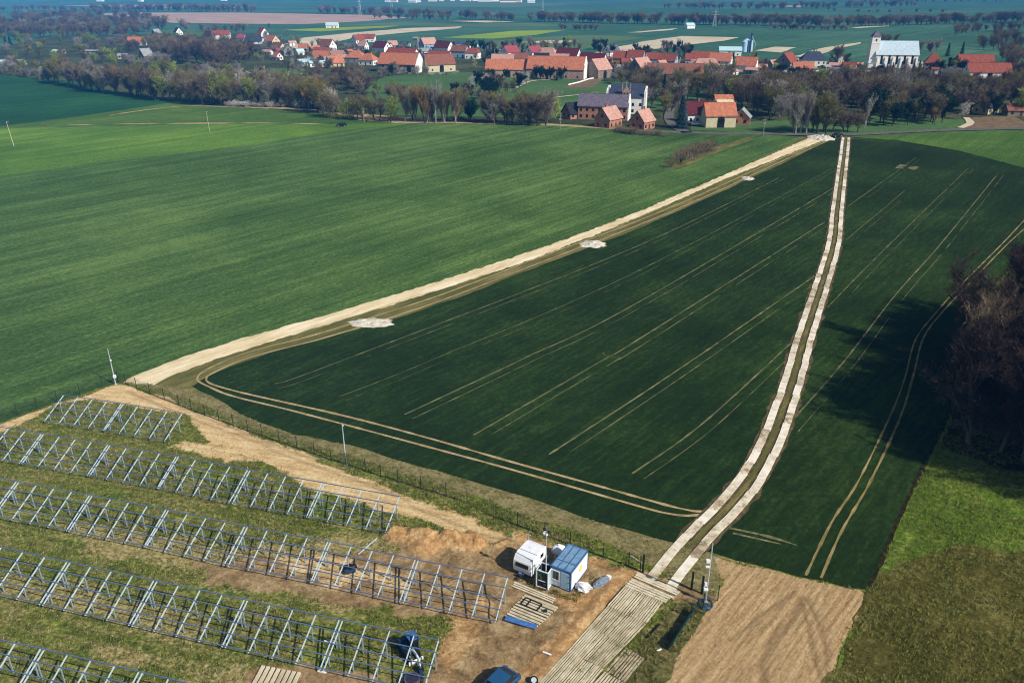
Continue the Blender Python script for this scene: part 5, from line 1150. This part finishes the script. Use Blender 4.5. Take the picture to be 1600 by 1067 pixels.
reg('green', [bare_tree(s_, 2600, .035, .011, leaf=True) for s_ in (4, 5)], 'dark', 'green', 'budding_tree')
reg('willow', [bare_tree(s_, 3200, .045, .010, spread=.62, leaf=True) for s_ in (6, 7)], 'dark', 'willow', 'willow_tree')
reg('birch', [bare_tree(s_, 1300, .06, .0030, spread=.28, narrow=.75, up=1.1, lo=.3, tk=.75) for s_ in (8, 9, 10)], 'pale', 'birch', 'birch_tree')
rekind('tan', 'birch', 'dark', 'tan', 'bare_tree')
rekind('greybirch', 'birch', 'pale', 'grey', 'birch_tree')
reg('conifer', [conifer(s_) for s_ in (1, 2)], 'dark', 'conifer', 'conifer_tree')
reg('spruce', [conifer(3, .3, 3200)], 'dark', 'spruceb', 'spruce_tree')
reg('darkever', [bare_tree(s_, 4200, .05, .014, leaf=True, spread=.45) for s_ in (11,)], 'dark', 'conifer', 'evergreen_tree')
reg('blossom', [bare_tree(s_, 2200, .03, .010, leaf=True, spread=.6) for s_ in (12,)], 'grey', 'blossom', 'blossoming_tree')
reg('bush', [bush_mesh(s_) for s_ in (1, 2)], 'dark', 'brown', 'bare_bush')
rekind('bushg', 'bush', 'dark', 'olive', 'green_bush'); rekind('bushw', 'bush', 'grey', 'blossom', 'blossoming_bush')
ADJ = {'brown': 'bare brown tree', 'purple': 'bare dark purplish tree', 'grey': 'bare grey tree', 'olive': 'olive budding tree', 'green': 'fresh green budding tree', 'willow': 'bright yellow-green willow', 'birch': 'slim white-trunked birch', 'tan': 'tan-brown slim tree', 'greybirch': 'pale grey slim birch',
       'conifer': 'dark pointed conifer', 'spruce': 'blue-green spruce', 'darkever': 'dense dark evergreen', 'blossom': 'whitish blossoming tree', 'bush': 'bare brown bush', 'bushg': 'olive green bush', 'bushw': 'white blossoming bush'}
trnd = random.Random(12); nT = 0
DEFER = []
def tree(kind, p, h, label, group=None, parts=True, wide=1.0, now=False):
    global nT; nT += 1
    if not now and TREE[kind][0][2] == 'bare_tree':
        DEFER.append((kind, tuple(p), h, label, group, parts, wide)); return None
    a, b, nm = trnd.choice(TREE[kind]); rz = trnd.uniform(0, 6.28); sc = (h * wide * trnd.uniform(.85, 1.15), h * wide * trnd.uniform(.85, 1.15), h)
    cat = 'bush' if 'bush' in kind else 'tree'
    if parts:
        t = thing(nm, label, cat, p, rz, group); t.scale = sc
        link('trunk', a, t); link('crown', b, t)
    else:
        t = link(nm, JOIN(kind, a, b), None, p); t.scale = sc; t.rotation_euler = (0, 0, rz); tag(t, label, cat, group)
    return t
_j = {}
def JOIN(kind, a, b):
    if b.name in _j: return _j[b.name]
    me = bpy.data.meshes.new('tree_' + kind); va = [v.co[:] for v in a.vertices]; n = len(va); vb = [v.co[:] for v in b.vertices]
    fa = [tuple(p.vertices) for p in a.polygons]; fb = [tuple(i + n for i in p.vertices) for p in b.polygons]
    me.from_pydata(va + vb, [], fa + fb); me.materials.append(a.materials[0]); me.materials.append(b.materials[0])
    me.polygons.foreach_set('material_index', [0] * len(fa) + [1] * len(fb)); me.update(); _j[b.name] = me; return me
def inpoly(x, y, poly):
    c = False; n = len(poly)
    for i in range(n):
        x1, y1 = poly[i]; x2, y2 = poly[(i + 1) % n]
        if (y1 > y) != (y2 > y) and x < (x2 - x1) * (y - y1) / (y2 - y1) + x1: c = not c
    return c
def scatter(px, n, kinds, h0, h1, where, seed, parts=True, mind=0, wide=1.0):
    """kinds: {kind: weight}; positions are spread over the area as seen on the ground"""
    r = random.Random(seed); xs = [q[0] for q in px]; ys = [q[1] for q in px]; placed = []; tries = 0
    ks = list(kinds); ws = [kinds[k] for k in ks]
    while len(placed) < n and tries < n * 40:
        tries += 1; x = r.uniform(min(xs), max(xs)); y = r.uniform(min(ys), max(ys))
        if not inpoly(x, y, px): continue
        p = P(x, y)
        if mind and any((p - q).length < mind for q in placed): continue
        placed.append(p); k = r.choices(ks, ws)[0]; bushy = 'bush' in k
        h = r.uniform(h0, h1) * (.3 if bushy else 1)
        tree(k, (p.x, p.y, -.28 if y < 215 else 0), h, ADJ[k] + ' ' + where, ADJ[k] + 's ' + where, parts, wide * (1.5 if bushy else 1))
def line(px, n, kinds, h0, h1, where, seed, jit=3, parts=True, wide=1.0):
    r = random.Random(seed); ks = list(kinds); ws = [kinds[k] for k in ks]; pts = [P(*q) for q in px]; L = [0]
    for a, b in zip(px, px[1:]): L.append(L[-1] + math.hypot(b[0] - a[0], b[1] - a[1]))
    for i in range(n):
        s_ = (i + r.uniform(.1, .9)) / n * L[-1]; k = max(j for j in range(len(L) - 1) if L[j] <= s_)
        f = (s_ - L[k]) / (L[k + 1] - L[k]); p = pts[k].lerp(pts[k + 1], f) + Vector((r.uniform(-jit, jit), r.uniform(-jit, jit), 0))
        kd = r.choices(ks, ws)[0]; bushy = 'bush' in kd; h = r.uniform(h0, h1) * (.3 if bushy else 1)
        tree(kd, (p.x, p.y, -.28 if p.y > 300 else 0), h, ADJ[kd] + ' ' + where, ADJ[kd] + 's ' + where, parts, wide * (1.5 if bushy else 1))
BAREMIX = {'brown': 4, 'purple': 3, 'grey': 1.5, 'olive': 1.5, 'green': .4}
# far left wood and gardens
scatter([(-60, 62), (-60, 34), (60, 26), (200, 27), (262, 36), (262, 46), (225, 52), (190, 62), (120, 58)], 330, {'purple': 5, 'brown': 4, 'grey': 1, 'olive': .4}, 11, 15, 'in the wood at the upper left', 1, False, 6, 1.25)
line([(-40, 20), (60, 16), (110, 18), (150, 22)], 26, {'purple': 1, 'brown': 1}, 10, 14, 'in the far hedge above the upper left wood', 2, 10, False, 1.3)
scatter([(-60, 62), (120, 60), (190, 64), (235, 60), (200, 86), (60, 92), (-60, 104)], 62, {'brown': 3, 'grey': 2, 'olive': 3, 'green': 3, 'willow': .6, 'conifer': .5}, 7, 11, 'in the gardens at the far left', 3, False, 5, 1.2)
scatter([(-50, 104), (20, 108), (75, 112), (60, 95), (130, 92), (240, 100), (330, 118), (420, 122), (330, 138), (200, 130), (90, 120), (-50, 118)], 58, {'brown': 3, 'olive': 3, 'green': 2.5, 'grey': 2, 'willow': .8}, 8, 12, 'behind the tree belt at the left field', 4, True, 6, 1.1)
# mid left dark wood
scatter([(240, 76), (300, 72), (360, 80), (392, 88), (392, 106), (345, 112), (280, 101), (245, 96)], 62, {'purple': 5, 'brown': 4}, 13, 17, 'in the dark wood left of the village', 5, True, 5.5, 1.1)
scatter([(185, 66), (240, 66), (330, 62), (345, 72), (250, 78), (225, 90), (190, 84)], 24, {'purple': 3, 'brown': 3, 'green': 1, 'olive': 1}, 8, 11, 'around the lone orange-roofed house', 6, True, 6)
line([(285, 46), (300, 52)], 3, {'grey': 1}, 13, 15, 'standing behind the black-roofed house', 7, 3)
scatter([(290, 50), (330, 44), (380, 46), (385, 58), (335, 60)], 16, {'purple': 3, 'grey': 2, 'olive': 1}, 8, 11, 'behind the tall white house at the upper left', 8, False, 6)
# long belt beside left field
line([(80, 128), (140, 140), (200, 149), (262, 157), (330, 164)], 44, {'brown': 5, 'purple': 1, 'olive': 3.5, 'grey': 1.5, 'green': 1.2}, 12, 17, 'in the belt along the far left field', 9, 4)
line([(0, 114), (40, 119), (85, 130)], 14, {'grey': 2, 'tan': 2, 'brown': 1, 'bush': 2}, 5, 9, 'at the left end of the long tree belt', 10, 3)
line([(300, 156), (360, 163), (430, 164), (500, 170), (520, 178)], 44, {'brown': 4, 'grey': 2.5, 'greybirch': 2, 'olive': 3.5, 'blossom': .6, 'green': 1.5}, 12, 17, 'in the middle of the long tree belt', 11, 6)
line([(340, 150), (400, 145), (470, 150), (520, 160)], 26, {'brown': 3, 'purple': 2, 'grey': 2, 'olive': 2, 'blossom': .8}, 11, 15, 'in the rear of the long tree belt', 12, 6)
line([(352, 166), (420, 167), (500, 168)], 22, {'bushw': 3, 'bush': 1}, 8, 11, 'at the foot of the long tree belt', 13, 1.5)
for i, (x, y, k, h) in enumerate([(184, 146, 'tan', 16), (402, 148, 'greybirch', 15), (480, 172, 'tan', 16), (496, 174, 'tan', 17), (510, 176, 'tan', 15), (330, 158, 'greybirch', 16), (355, 160, 'olive', 14), (90, 108, 'green', 11), (240, 130, 'green', 12), (335, 140, 'green', 12)]):
    p = P(x, y); tree(k, (p.x, p.y, -.2), h, ADJ[k] + ' standing out in the long tree belt', ADJ[k] + 's standing out in the belt')
line([(505, 182), (560, 187), (620, 190)], 16, {'brown': 2, 'olive': 3, 'green': 1, 'bushg': 2}, 9, 13, 'between the belt and the birch group', 14, 4)
scatter([(470, 128), (560, 120), (580, 138), (560, 150), (480, 145)], 16, {'purple': 4, 'brown': 3}, 9, 12, 'in the brown thicket below the white sheds', 15, True, 4, 1.2)
line([(632, 190), (665, 191), (690, 191), (722, 191)], 22, {'birch': 5, 'greybirch': 3, 'tan': 2, 'olive': 1, 'brown': 1}, 13, 18, 'in the birch group at the dirt road', 16, 3)
line([(725, 187), (740, 188)], 3, {'darkever': 1}, 8, 10, 'right of the birch group', 17, 2)
line([(755, 192), (800, 194), (860, 196)], 16, {'brown': 4, 'grey': 2, 'olive': 1, 'purple': 1}, 11, 15, 'between the birch group and the brick barn', 18, 4)
for i, (x, y, k, h, lb) in enumerate([(828, 195, 'purple', 13, 'big round bare dark tree at the field edge left of the brick barn'), (852, 184, 'willow', 12, 'larger bright yellow-green willow left of the brick barn'), (866, 190, 'willow', 10, 'smaller bright yellow-green willow next to the brick barn'),
        (928, 160, 'willow', 6, 'small round yellow-green tree behind the brick barn'), (1037, 150, 'conifer', 12, 'dark pointed conifer beside the manor garden'), (998, 145, 'conifer', 10, 'slim dark conifer behind the manor'),
        (1064, 200, 'spruce', 14, 'big blue-green spruce standing by the village lane'), (615, 146, 'green', 8, 'round fresh green bush-like tree on the meadow'), (590, 146, 'green', 7, 'smaller fresh green tree on the meadow'),
        (1308, 103, 'purple', 16, 'large bare dark tree left of the church'), (1320, 103, 'brown', 10, 'smaller bare tree left of the church'), (1412, 150, 'greybirch', 18, 'tall pale grey tree in front of the church'), (1460, 195, 'tan', 8, 'small orange-tan tree on the lawn edge right'),
        (1502, 186, 'blossom', 9, 'pale whitish tree beside the yellow cottage'), (1595, 180, 'willow', 14, 'yellow-green tree at the right edge'), (1282, 130, 'willow', 10, 'yellow-green tree before the slate-roofed house'), (1175, 94, 'green', 8, 'olive green tree below the silos'),
        (1530, 72, 'willow', 11, 'yellow-green round tree rising behind the right-hand farm'), (1048, 76, 'blossom', 9, 'whitish blossoming tree at the pale field, left one'), (1062, 74, 'blossom', 10, 'whitish blossoming tree at the pale field, right one'), (1033, 84, 'blossom', 7, 'low whitish blossoming tree behind the red roofs'), (885, 74, 'willow', 11, 'yellow-green tree at the pale field behind the village'),
        (1480, 88, 'conifer', 11, 'dark conifer right of the villa, left one'), (1502, 88, 'conifer', 12, 'dark conifer right of the villa, right one'), (1472, 112, 'green', 9, 'olive green tree between the villa and the farm'), (585, 92, 'green', 7, 'yellowish green tree left of the big barn'), (742, 106, 'willow', 6, 'yellow-green bush below the compact red-roofed house')]):
    p = P(x, y); tree(k, (p.x, p.y, -.25), h, lb)
# birches at the road right
line([(1236, 207), (1262, 208)], 9, {'greybirch': 1}, 16, 19, 'in the pale birch cluster at the road', 19, 3)
line([(1262, 208), (1290, 207)], 5, {'olive': 1}, 14, 17, 'right in the birch cluster at the road', 20, 3)
for i, x in enumerate([1300, 1325, 1340, 1318]):
    p = P(x, 206); tree('brown', (p.x, p.y, -.2), 9 if i else 13, 'thin bare tree on the lawn along the village road', 'thin bare trees on the lawn along the road')
# park belt
scatter([(1085, 158), (1110, 150), (1160, 148), (1240, 150), (1250, 165), (1225, 190), (1175, 180), (1140, 160)], 42, {'purple': 4, 'brown': 4, 'olive': 2, 'green': .8, 'grey': 1}, 12, 17, 'in the park right of the orange barn', 21, True, 5)
line([(1085, 126), (1110, 124), (1145, 126)], 8, {'green': 1, 'olive': 1}, 9, 12, 'in front of the long brown-roofed barn', 22, 3)
scatter([(1232, 165), (1250, 146), (1340, 144), (1480, 146), (1600, 148), (1600, 160), (1480, 170), (1330, 176)], 105, {'purple': 4, 'brown': 4, 'olive': 1.8, 'grey': 1, 'green': .5}, 10, 16, 'in the wooded belt below the church', 23, True, 5)
scatter([(1345, 200), (1350, 175), (1420, 168), (1500, 172), (1500, 188), (1430, 197)], 34, {'darkever': 5, 'brown': 2, 'greybirch': 2, 'birch': 1.5, 'olive': 1.5}, 10, 15, 'in the dark grove at the right lawn', 24, True, 4)
scatter([(1500, 165), (1600, 150), (1640, 172), (1600, 180), (1510, 182)], 20, {'purple': 3, 'brown': 3, 'darkever': 1.5, 'olive': 1}, 10, 14, 'around the yellow cottage', 25, True, 4)
scatter([(1510, 80), (1540, 66), (1620, 64), (1700, 80), (1700, 120), (1575, 118), (1570, 100)], 44, {'purple': 5, 'brown': 3, 'conifer': .7, 'olive': .7}, 12, 17, 'in the wood behind the right-hand farm', 26, True, 5)
line([(1380, 111), (1425, 113), (1460, 118)], 9, {'conifer': 1}, 6, 9, 'in front of the church nave', 27, 3)
line([(1475, 112), (1500, 116), (1510, 118)], 8, {'darkever': 2, 'olive': 1}, 8, 11, 'left of the right-hand farm', 28, 4)
line([(1560, 120), (1600, 122)], 8, {'purple': 2, 'bushg': 2}, 8, 11, 'right of the long red-roofed stable', 29, 4)
line([(1430, 80), (1445, 84), (1465, 80)], 6, {'purple': 1, 'grey': 1}, 9, 12, 'behind the half-timbered villa', 30, 3, False)
line([(1378, 68), (1400, 68)], 4, {'brown': 1}, 9, 11, 'showing over the church roof', 31, 4, False)
scatter([(1200, 122), (1340, 122), (1600, 126), (1600, 150), (1200, 150)], 60, {'purple': 4, 'brown': 4, 'olive': 1.5, 'grey': 1}, 4, 7.5, 'in the upper part of the belt below the church', 73, True, 4, 1.3)
# around the manor and lane
scatter([(985, 150), (1000, 128), (1060, 132), (1090, 150), (1075, 170), (1040, 185), (1015, 180)], 26, {'brown': 4, 'grey': 1, 'purple': 2, 'olive': 1.5}, 9, 13, 'between the manor and the village lane', 32, True, 5)
line([(955, 205), (985, 209), (1030, 212)], 14, {'bush': 4, 'bushg': 1, 'bushw': .5}, 6, 11, 'along the road below the brick cottages', 33, 2)
for i, (x, y) in enumerate([(1047, 262), (1064, 254), (1070, 250), (1077, 247), (1084, 245), (1090, 242), (1097, 240), (1104, 238), (1110, 236)]):
    p = P(x, y); tree('bush', (p.x, p.y, 0), 4.3 if i else 2.8, 'bare brown bush in the island in the big green field', 'bushes on the island in the big field', True, 1.3)
for x, y in ((70, 198), (520, 192)): 
    p = P(x, y); tree('bush', (p.x, p.y, 0), 1.6, 'low dark bush on the edge of the yellow-green field, %s' % ('left' if x < 100 else 'by the dark car'))
# village greenery
scatter([(745, 125), (790, 122), (830, 130), (815, 145), (760, 160), (700, 150), (735, 135)], 46, {'darkever': 3, 'brown': 2, 'purple': 1, 'bushg': 2, 'blossom': .6}, 6, 10, 'below the left brick barn', 34, True, 4)
line([(835, 122), (850, 124), (875, 126)], 9, {'conifer': 2, 'darkever': 2}, 6, 9, 'in front of the longest barn', 35, 1.5)
line([(600, 118), (650, 118), (700, 117), (720, 114)], 16, {'bushw': 2, 'grey': 1, 'bush': 1, 'blossom': .7}, 5, 8, 'in front of the big barn and its neighbour', 36, 2)
scatter([(545, 110), (600, 104), (640, 116), (600, 125), (550, 122)], 14, {'grey': 2, 'darkever': 1, 'bushw': 1, 'brown': 1}, 5, 8, 'left of the big barn', 37, True, 4)
scatter([(400, 72), (470, 86), (520, 84), (520, 110), (470, 118), (400, 100), (385, 84)], 46, {'brown': 3, 'grey': 3, 'darkever': 1.2, 'conifer': .6, 'olive': 1.5, 'green': 1, 'purple': 1.5, 'blossom': .8}, 5, 8, 'in the gardens of the left village', 38, True, 5)
scatter([(395, 62), (440, 58), (475, 70), (540, 74), (560, 84), (470, 76), (440, 72)], 20, {'grey': 3, 'brown': 2, 'olive': 1}, 6, 9, 'behind the left village houses', 39, False, 5)
scatter([(525, 82), (600, 80), (620, 76), (700, 78), (760, 86), (760, 104), (700, 92), (610, 90), (540, 98)], 42, {'brown': 2, 'darkever': 2.5, 'conifer': 1.2, 'olive': 1.5, 'green': .8, 'blossom': .8, 'purple': 1, 'grey': 1}, 4, 7.5, 'between the houses of the middle village', 40, True, 4)
scatter([(710, 80), (760, 78), (800, 72), (880, 72), (960, 78), (970, 90), (880, 82), (770, 92)], 44, {'darkever': 2.5, 'conifer': 2, 'brown': 2, 'purple': 1, 'grey': 1, 'olive': .6}, 7, 11, 'in the hedge behind the middle village', 41, True, 4)
scatter([(985, 84), (1060, 76), (1090, 84), (1075, 92), (1010, 92)], 24, {'darkever': 2, 'conifer': 1, 'purple': 2, 'brown': 1}, 7, 10, 'behind the row of red-roofed houses', 42, True, 4)
scatter([(950, 116), (1000, 124), (1090, 134), (1080, 142), (1000, 136), (945, 130)], 22, {'brown': 3, 'grey': 2, 'purple': 1, 'olive': 1}, 7, 11, 'in the gardens above the manor', 43, True, 4)
scatter([(1130, 94), (1180, 90), (1210, 96), (1200, 108), (1185, 112), (1145, 100)], 12, {'darkever': 2, 'brown': 1, 'bushg': 1}, 5, 8, 'beside the orange-roofed white house', 44, True, 4)
scatter([(1180, 118), (1240, 118), (1340, 120), (1400, 118), (1400, 126), (1200, 126)], 26, {'darkever': 1.5, 'purple': 3, 'olive': 1, 'willow': .5}, 6, 10, 'below the white village wall', 45, True, 4)
line([(560, 160), (620, 158), (690, 160), (740, 155)], 12, {'brown': 2, 'bushg': 2, 'purple': 1}, 6, 9, 'on the meadow below the big barn', 46, 5)
# far hedges on the plain
FH = {'purple': 2, 'brown': 2, 'grey': 1, 'olive': 1}
line([(832, 33.5), (930, 36), (1050, 38.5), (1200, 40)], 110, FH, 12, 18, 'in the far hedge across the plain, left stretch', 50, 12, False, 1.3)
line([(1200, 40), (1300, 42), (1400, 40), (1500, 37.5), (1620, 33)], 120, FH, 11, 17, 'in the far hedge across the plain, right stretch', 51, 14, False, 1.3)
line([(150, 19), (280, 18), (400, 20)], 80, FH, 12, 19, 'in the far hedge above the pinkish field', 52, 14, False, 1.2)
line([(492, 21), (560, 22), (700, 27), (800, 34)], 80, FH, 11, 17, 'in the far hedge right of the pinkish field', 53, 16, False, 1.3)
line([(585, 30), (660, 31), (700, 32)], 16, FH, 9, 13, 'near the end of the pinkish field', 54, 10, False, 1.4)
line([(1200, 46), (1260, 47.5), (1320, 48)], 16, FH, 6, 9, 'in the low hedge above the slate-roofed house', 55, 6, False, 1.5)
line([(870, 47), (900, 47), (935, 49)], 9, FH, 7, 10, 'in the low hedge behind the yellow-green field', 56, 6, False, 1.4)
line([(1480, 54), (1540, 50), (1620, 46)], 22, FH, 9, 13, 'in the hedge beyond the right-hand wood', 57, 12, False, 1.3)
line([(1060, 14), (1200, 15), (1420, 10)], 70, FH, 12, 18, 'in the hazy hedge at the top right', 58, 60, False, 1.4)
line([(1340, 5), (1450, 4), (1600, 3)], 34, {'purple': 1, 'brown': 1}, 18, 26, 'in the hazy wood at the top right', 59, 40, False, 1.6)
line([(1210, 12.5), (1260, 13), (1330, 20), (1480, 20.5)], 14, FH, 6, 9, 'in the thin hedge line on the right plain', 60, 10, False, 1.6)
line([(300, 50), (420, 45), (455, 56)], 6, FH, 6, 9, 'at the far edge of the left village', 61, 8, False)

# ------------------------------------------------------------------ wood on the right (near, its crowns and shadows fill the right edge)
reg('near', [bare_tree(s_, 6500, .07, .0017, spread=.5, lo=.2) for s_ in (21, 22, 23)], 'grey', 'near', 'bare_tree')
reg('nearpale', [bare_tree(24, 4500, .07, .0014, spread=.4, lo=.25)], 'grey', 'brown', 'bare_tree')
ADJ['near'] = 'tall bare dark tree'; ADJ['nearpale'] = 'tall bare brown tree'
scatter([(1500, 655), (1512, 600), (1545, 530), (1600, 500), (1900, 520), (2100, 640), (2000, 760), (1640, 750), (1545, 705), (1500, 690)], 140, {'near': 5, 'nearpale': 1.5}, 13, 19.5, 'in the wood at the right edge', 70, True, 2.6, .85)
scatter([(1625, 700), (1800, 690), (1900, 830), (1650, 790)], 30, {'near': 1}, 13, 17, 'beyond the right edge', 72, True, 3, .9)
scatter([(1500, 690), (1495, 600), (1540, 530), (1600, 480), (1640, 500), (1620, 700)], 34, {'bush': 3}, 6, 10, 'at the edge of the right-hand wood', 71, True, 2)

# the 300 bare trees that show largest are things, the rest one mass
def shown(d):
    u, v = unproj(d[1][0], d[1][1]); big = FPX * d[2] / (d[1][1] * cp + H * sp)
    return big * (1 if -30 < u < 1640 else .01) * (10 if d[4] is None else 1)
DEFER.sort(key=shown, reverse=True)
for d in DEFER[:290]: tree(*d, now=True)
rest = DEFER[290:]
me = bpy.data.meshes.new('bare_wood'); me.from_pydata([d[1] for d in rest], [], [])
wr = random.Random(5)
def attr(nm, typ, vals):
    a_ = me.attributes.new(nm, typ, 'POINT'); a_.data.foreach_set('vector' if typ == 'FLOAT_VECTOR' else 'value', vals)
kl = ['brown', 'purple', 'grey', 'tan', 'near', 'nearpale']; protos = []
for k_ in kl:
    for a_, b_, _n in TREE[k_]: protos.append((k_, a_, b_))
hid = bpy.data.collections.new('tree_kinds')
for i, (k_, a_, b_) in enumerate(protos):
    hid.objects.link(bpy.data.objects.new('kind_%02d' % i, JOIN(k_, a_, b_)))
sc_, ro_, ix_ = [], [], []
for d in rest:
    sc_ += [d[2] * d[6] * wr.uniform(.85, 1.15)] * 2 + [d[2]]; ro_ += [0, 0, wr.uniform(0, 6.28)]
    ix_.append(wr.choice([i for i, q_ in enumerate(protos) if q_[0] == d[0]]))
attr('scl', 'FLOAT_VECTOR', sc_); attr('rot', 'FLOAT_VECTOR', ro_); attr('idx', 'INT', ix_)
ob_ = link('bare_wood', me); tag(ob_, kind='stuff')
ng = bpy.data.node_groups.new('bare_wood', 'GeometryNodeTree')
ng.interface.new_socket('Geometry', in_out='INPUT', socket_type='NodeSocketGeometry'); ng.interface.new_socket('Geometry', in_out='OUTPUT', socket_type='NodeSocketGeometry')
gi_ = ng.nodes.new('NodeGroupInput'); go_ = ng.nodes.new('NodeGroupOutput'); ip = ng.nodes.new('GeometryNodeInstanceOnPoints'); ci = ng.nodes.new('GeometryNodeCollectionInfo')
ci.inputs['Collection'].default_value = hid; ci.inputs['Separate Children'].default_value = True; ci.inputs['Reset Children'].default_value = True
def na(nm, typ):
    n_ = ng.nodes.new('GeometryNodeInputNamedAttribute'); n_.data_type = typ; n_.inputs['Name'].default_value = nm; return n_.outputs['Attribute']
ip.inputs['Pick Instance'].default_value = True
ng.links.new(gi_.outputs[0], ip.inputs['Points']); ng.links.new(ci.outputs[0], ip.inputs['Instance'])
ng.links.new(na('scl', 'FLOAT_VECTOR'), ip.inputs['Scale']); ng.links.new(na('idx', 'INT'), ip.inputs['Instance Index'])
er = ng.nodes.new('FunctionNodeEulerToRotation'); ng.links.new(na('rot', 'FLOAT_VECTOR'), er.inputs[0]); ng.links.new(er.outputs[0], ip.inputs['Rotation'])
ng.links.new(ip.outputs[0], go_.inputs[0])
ob_.modifiers.new('trees', 'NODES').node_group = ng

# ------------------------------------------------------------------ grass tufts (ground cover nobody could count)
def tufts(name, n, xr, yr, accept, hmin, hmax, cols, seed, label):
    r = random.Random(seed); mb = MB(); k = 0; tries = 0
    while k < n and tries < n * 6:
        tries += 1; x = r.uniform(*xr); y = r.uniform(*yr)
        a = accept(x, y, r)
        if not a: continue
        k += 1; z = gz(x, y) if a == 1 else .0; h = r.uniform(hmin, hmax)
        for q in range(5):
            t_ = r.uniform(0, 6.28); rr = r.uniform(.02, .16); c = Vector((x + math.cos(t_) * rr, y + math.sin(t_) * rr, z - .02)); w_ = .035
            u = Vector((-math.sin(t_ + 1), math.cos(t_ + 1), 0)) * w_; e = c + Vector((math.cos(t_) * h * .5, math.sin(t_) * h * .5, h * r.uniform(.6, 1.1)))
            mb.add([c - u, c + u, e], [(0, 1, 2)])
    o = mb.obj(name, cols); return tag(o, kind='stuff')
def okgrass(x, y, r):
    if gm(sd, x, y) < .2: return 0
    s_ = max(gm(sand, x, y), gm(soilm, x, y), gm(mixs, x, y) * .7, gm(vergem, x, y) * .85, gm(tilled, x, y))
    return 1 if r.random() > s_ + .1 and mnoise.noise(Vector((x * .25, y * .25, 3))) > -.25 else 0
gt = twigm('grass_blades', '3a4416', '7c7c3c'); mp = [(P(*q).x, P(*q).y) for q in [(1486, 640), (1440, 735), (1376, 880), (1356, 925), (1318, 1010), (1290, 1085), (1800, 1085), (1800, 640)]]
tufts('meadow_grass', 12000, (28, 80), (42, 100), lambda x, y, r: 2 if inpoly(x, y, mp) and mnoise.noise(Vector((x * .2, y * .2, 7))) > -.3 else 0, .15, .4, twigm('meadow_blades', '52631e', 'a0a055'), 3, '')
st = twigm('straw_blades', '8a7d4e', 'bcae80')
tufts('grass', 38000, (-90, 45), (41, 125), okgrass, .14, .42, gt, 1, '')
wc_ = [(P(*q).x, P(*q).y) for q in [(800, 905), (812, 898), (840, 915), (892, 932), (925, 902), (932, 905), (900, 942), (862, 930), (830, 918)]]
tufts('weeds', 700, (-2, 12), (56, 70), lambda x, y, r: 1 if inpoly(x, y, wc_) else 0, .15, .45, gt, 6, '')
tufts('dry_grass', 9000, (-90, 45), (41, 125), okgrass, .1, .3, st, 2, '')

# ------------------------------------------------------------------ air
mb = MB().box((0, 24800, 30.35), (81000, 51000, 63.3)); hz = mb.mesh('haze', [])
hm = bpy.data.materials.new('haze'); hm.use_nodes = True; n_ = hm.node_tree.nodes
n_.remove(n_['Principled BSDF']); pv = n_.new('ShaderNodeVolumePrincipled'); pv.inputs['Color'].default_value = (.07, .40, 1.0, 1)
pv.inputs['Density'].default_value = .00015; pv.inputs['Anisotropy'].default_value = -.35
hm.node_tree.links.new(pv.outputs[0], n_['Material Output'].inputs['Volume'])
hz.materials.append(hm); tag(link('haze', hz), kind='stuff')
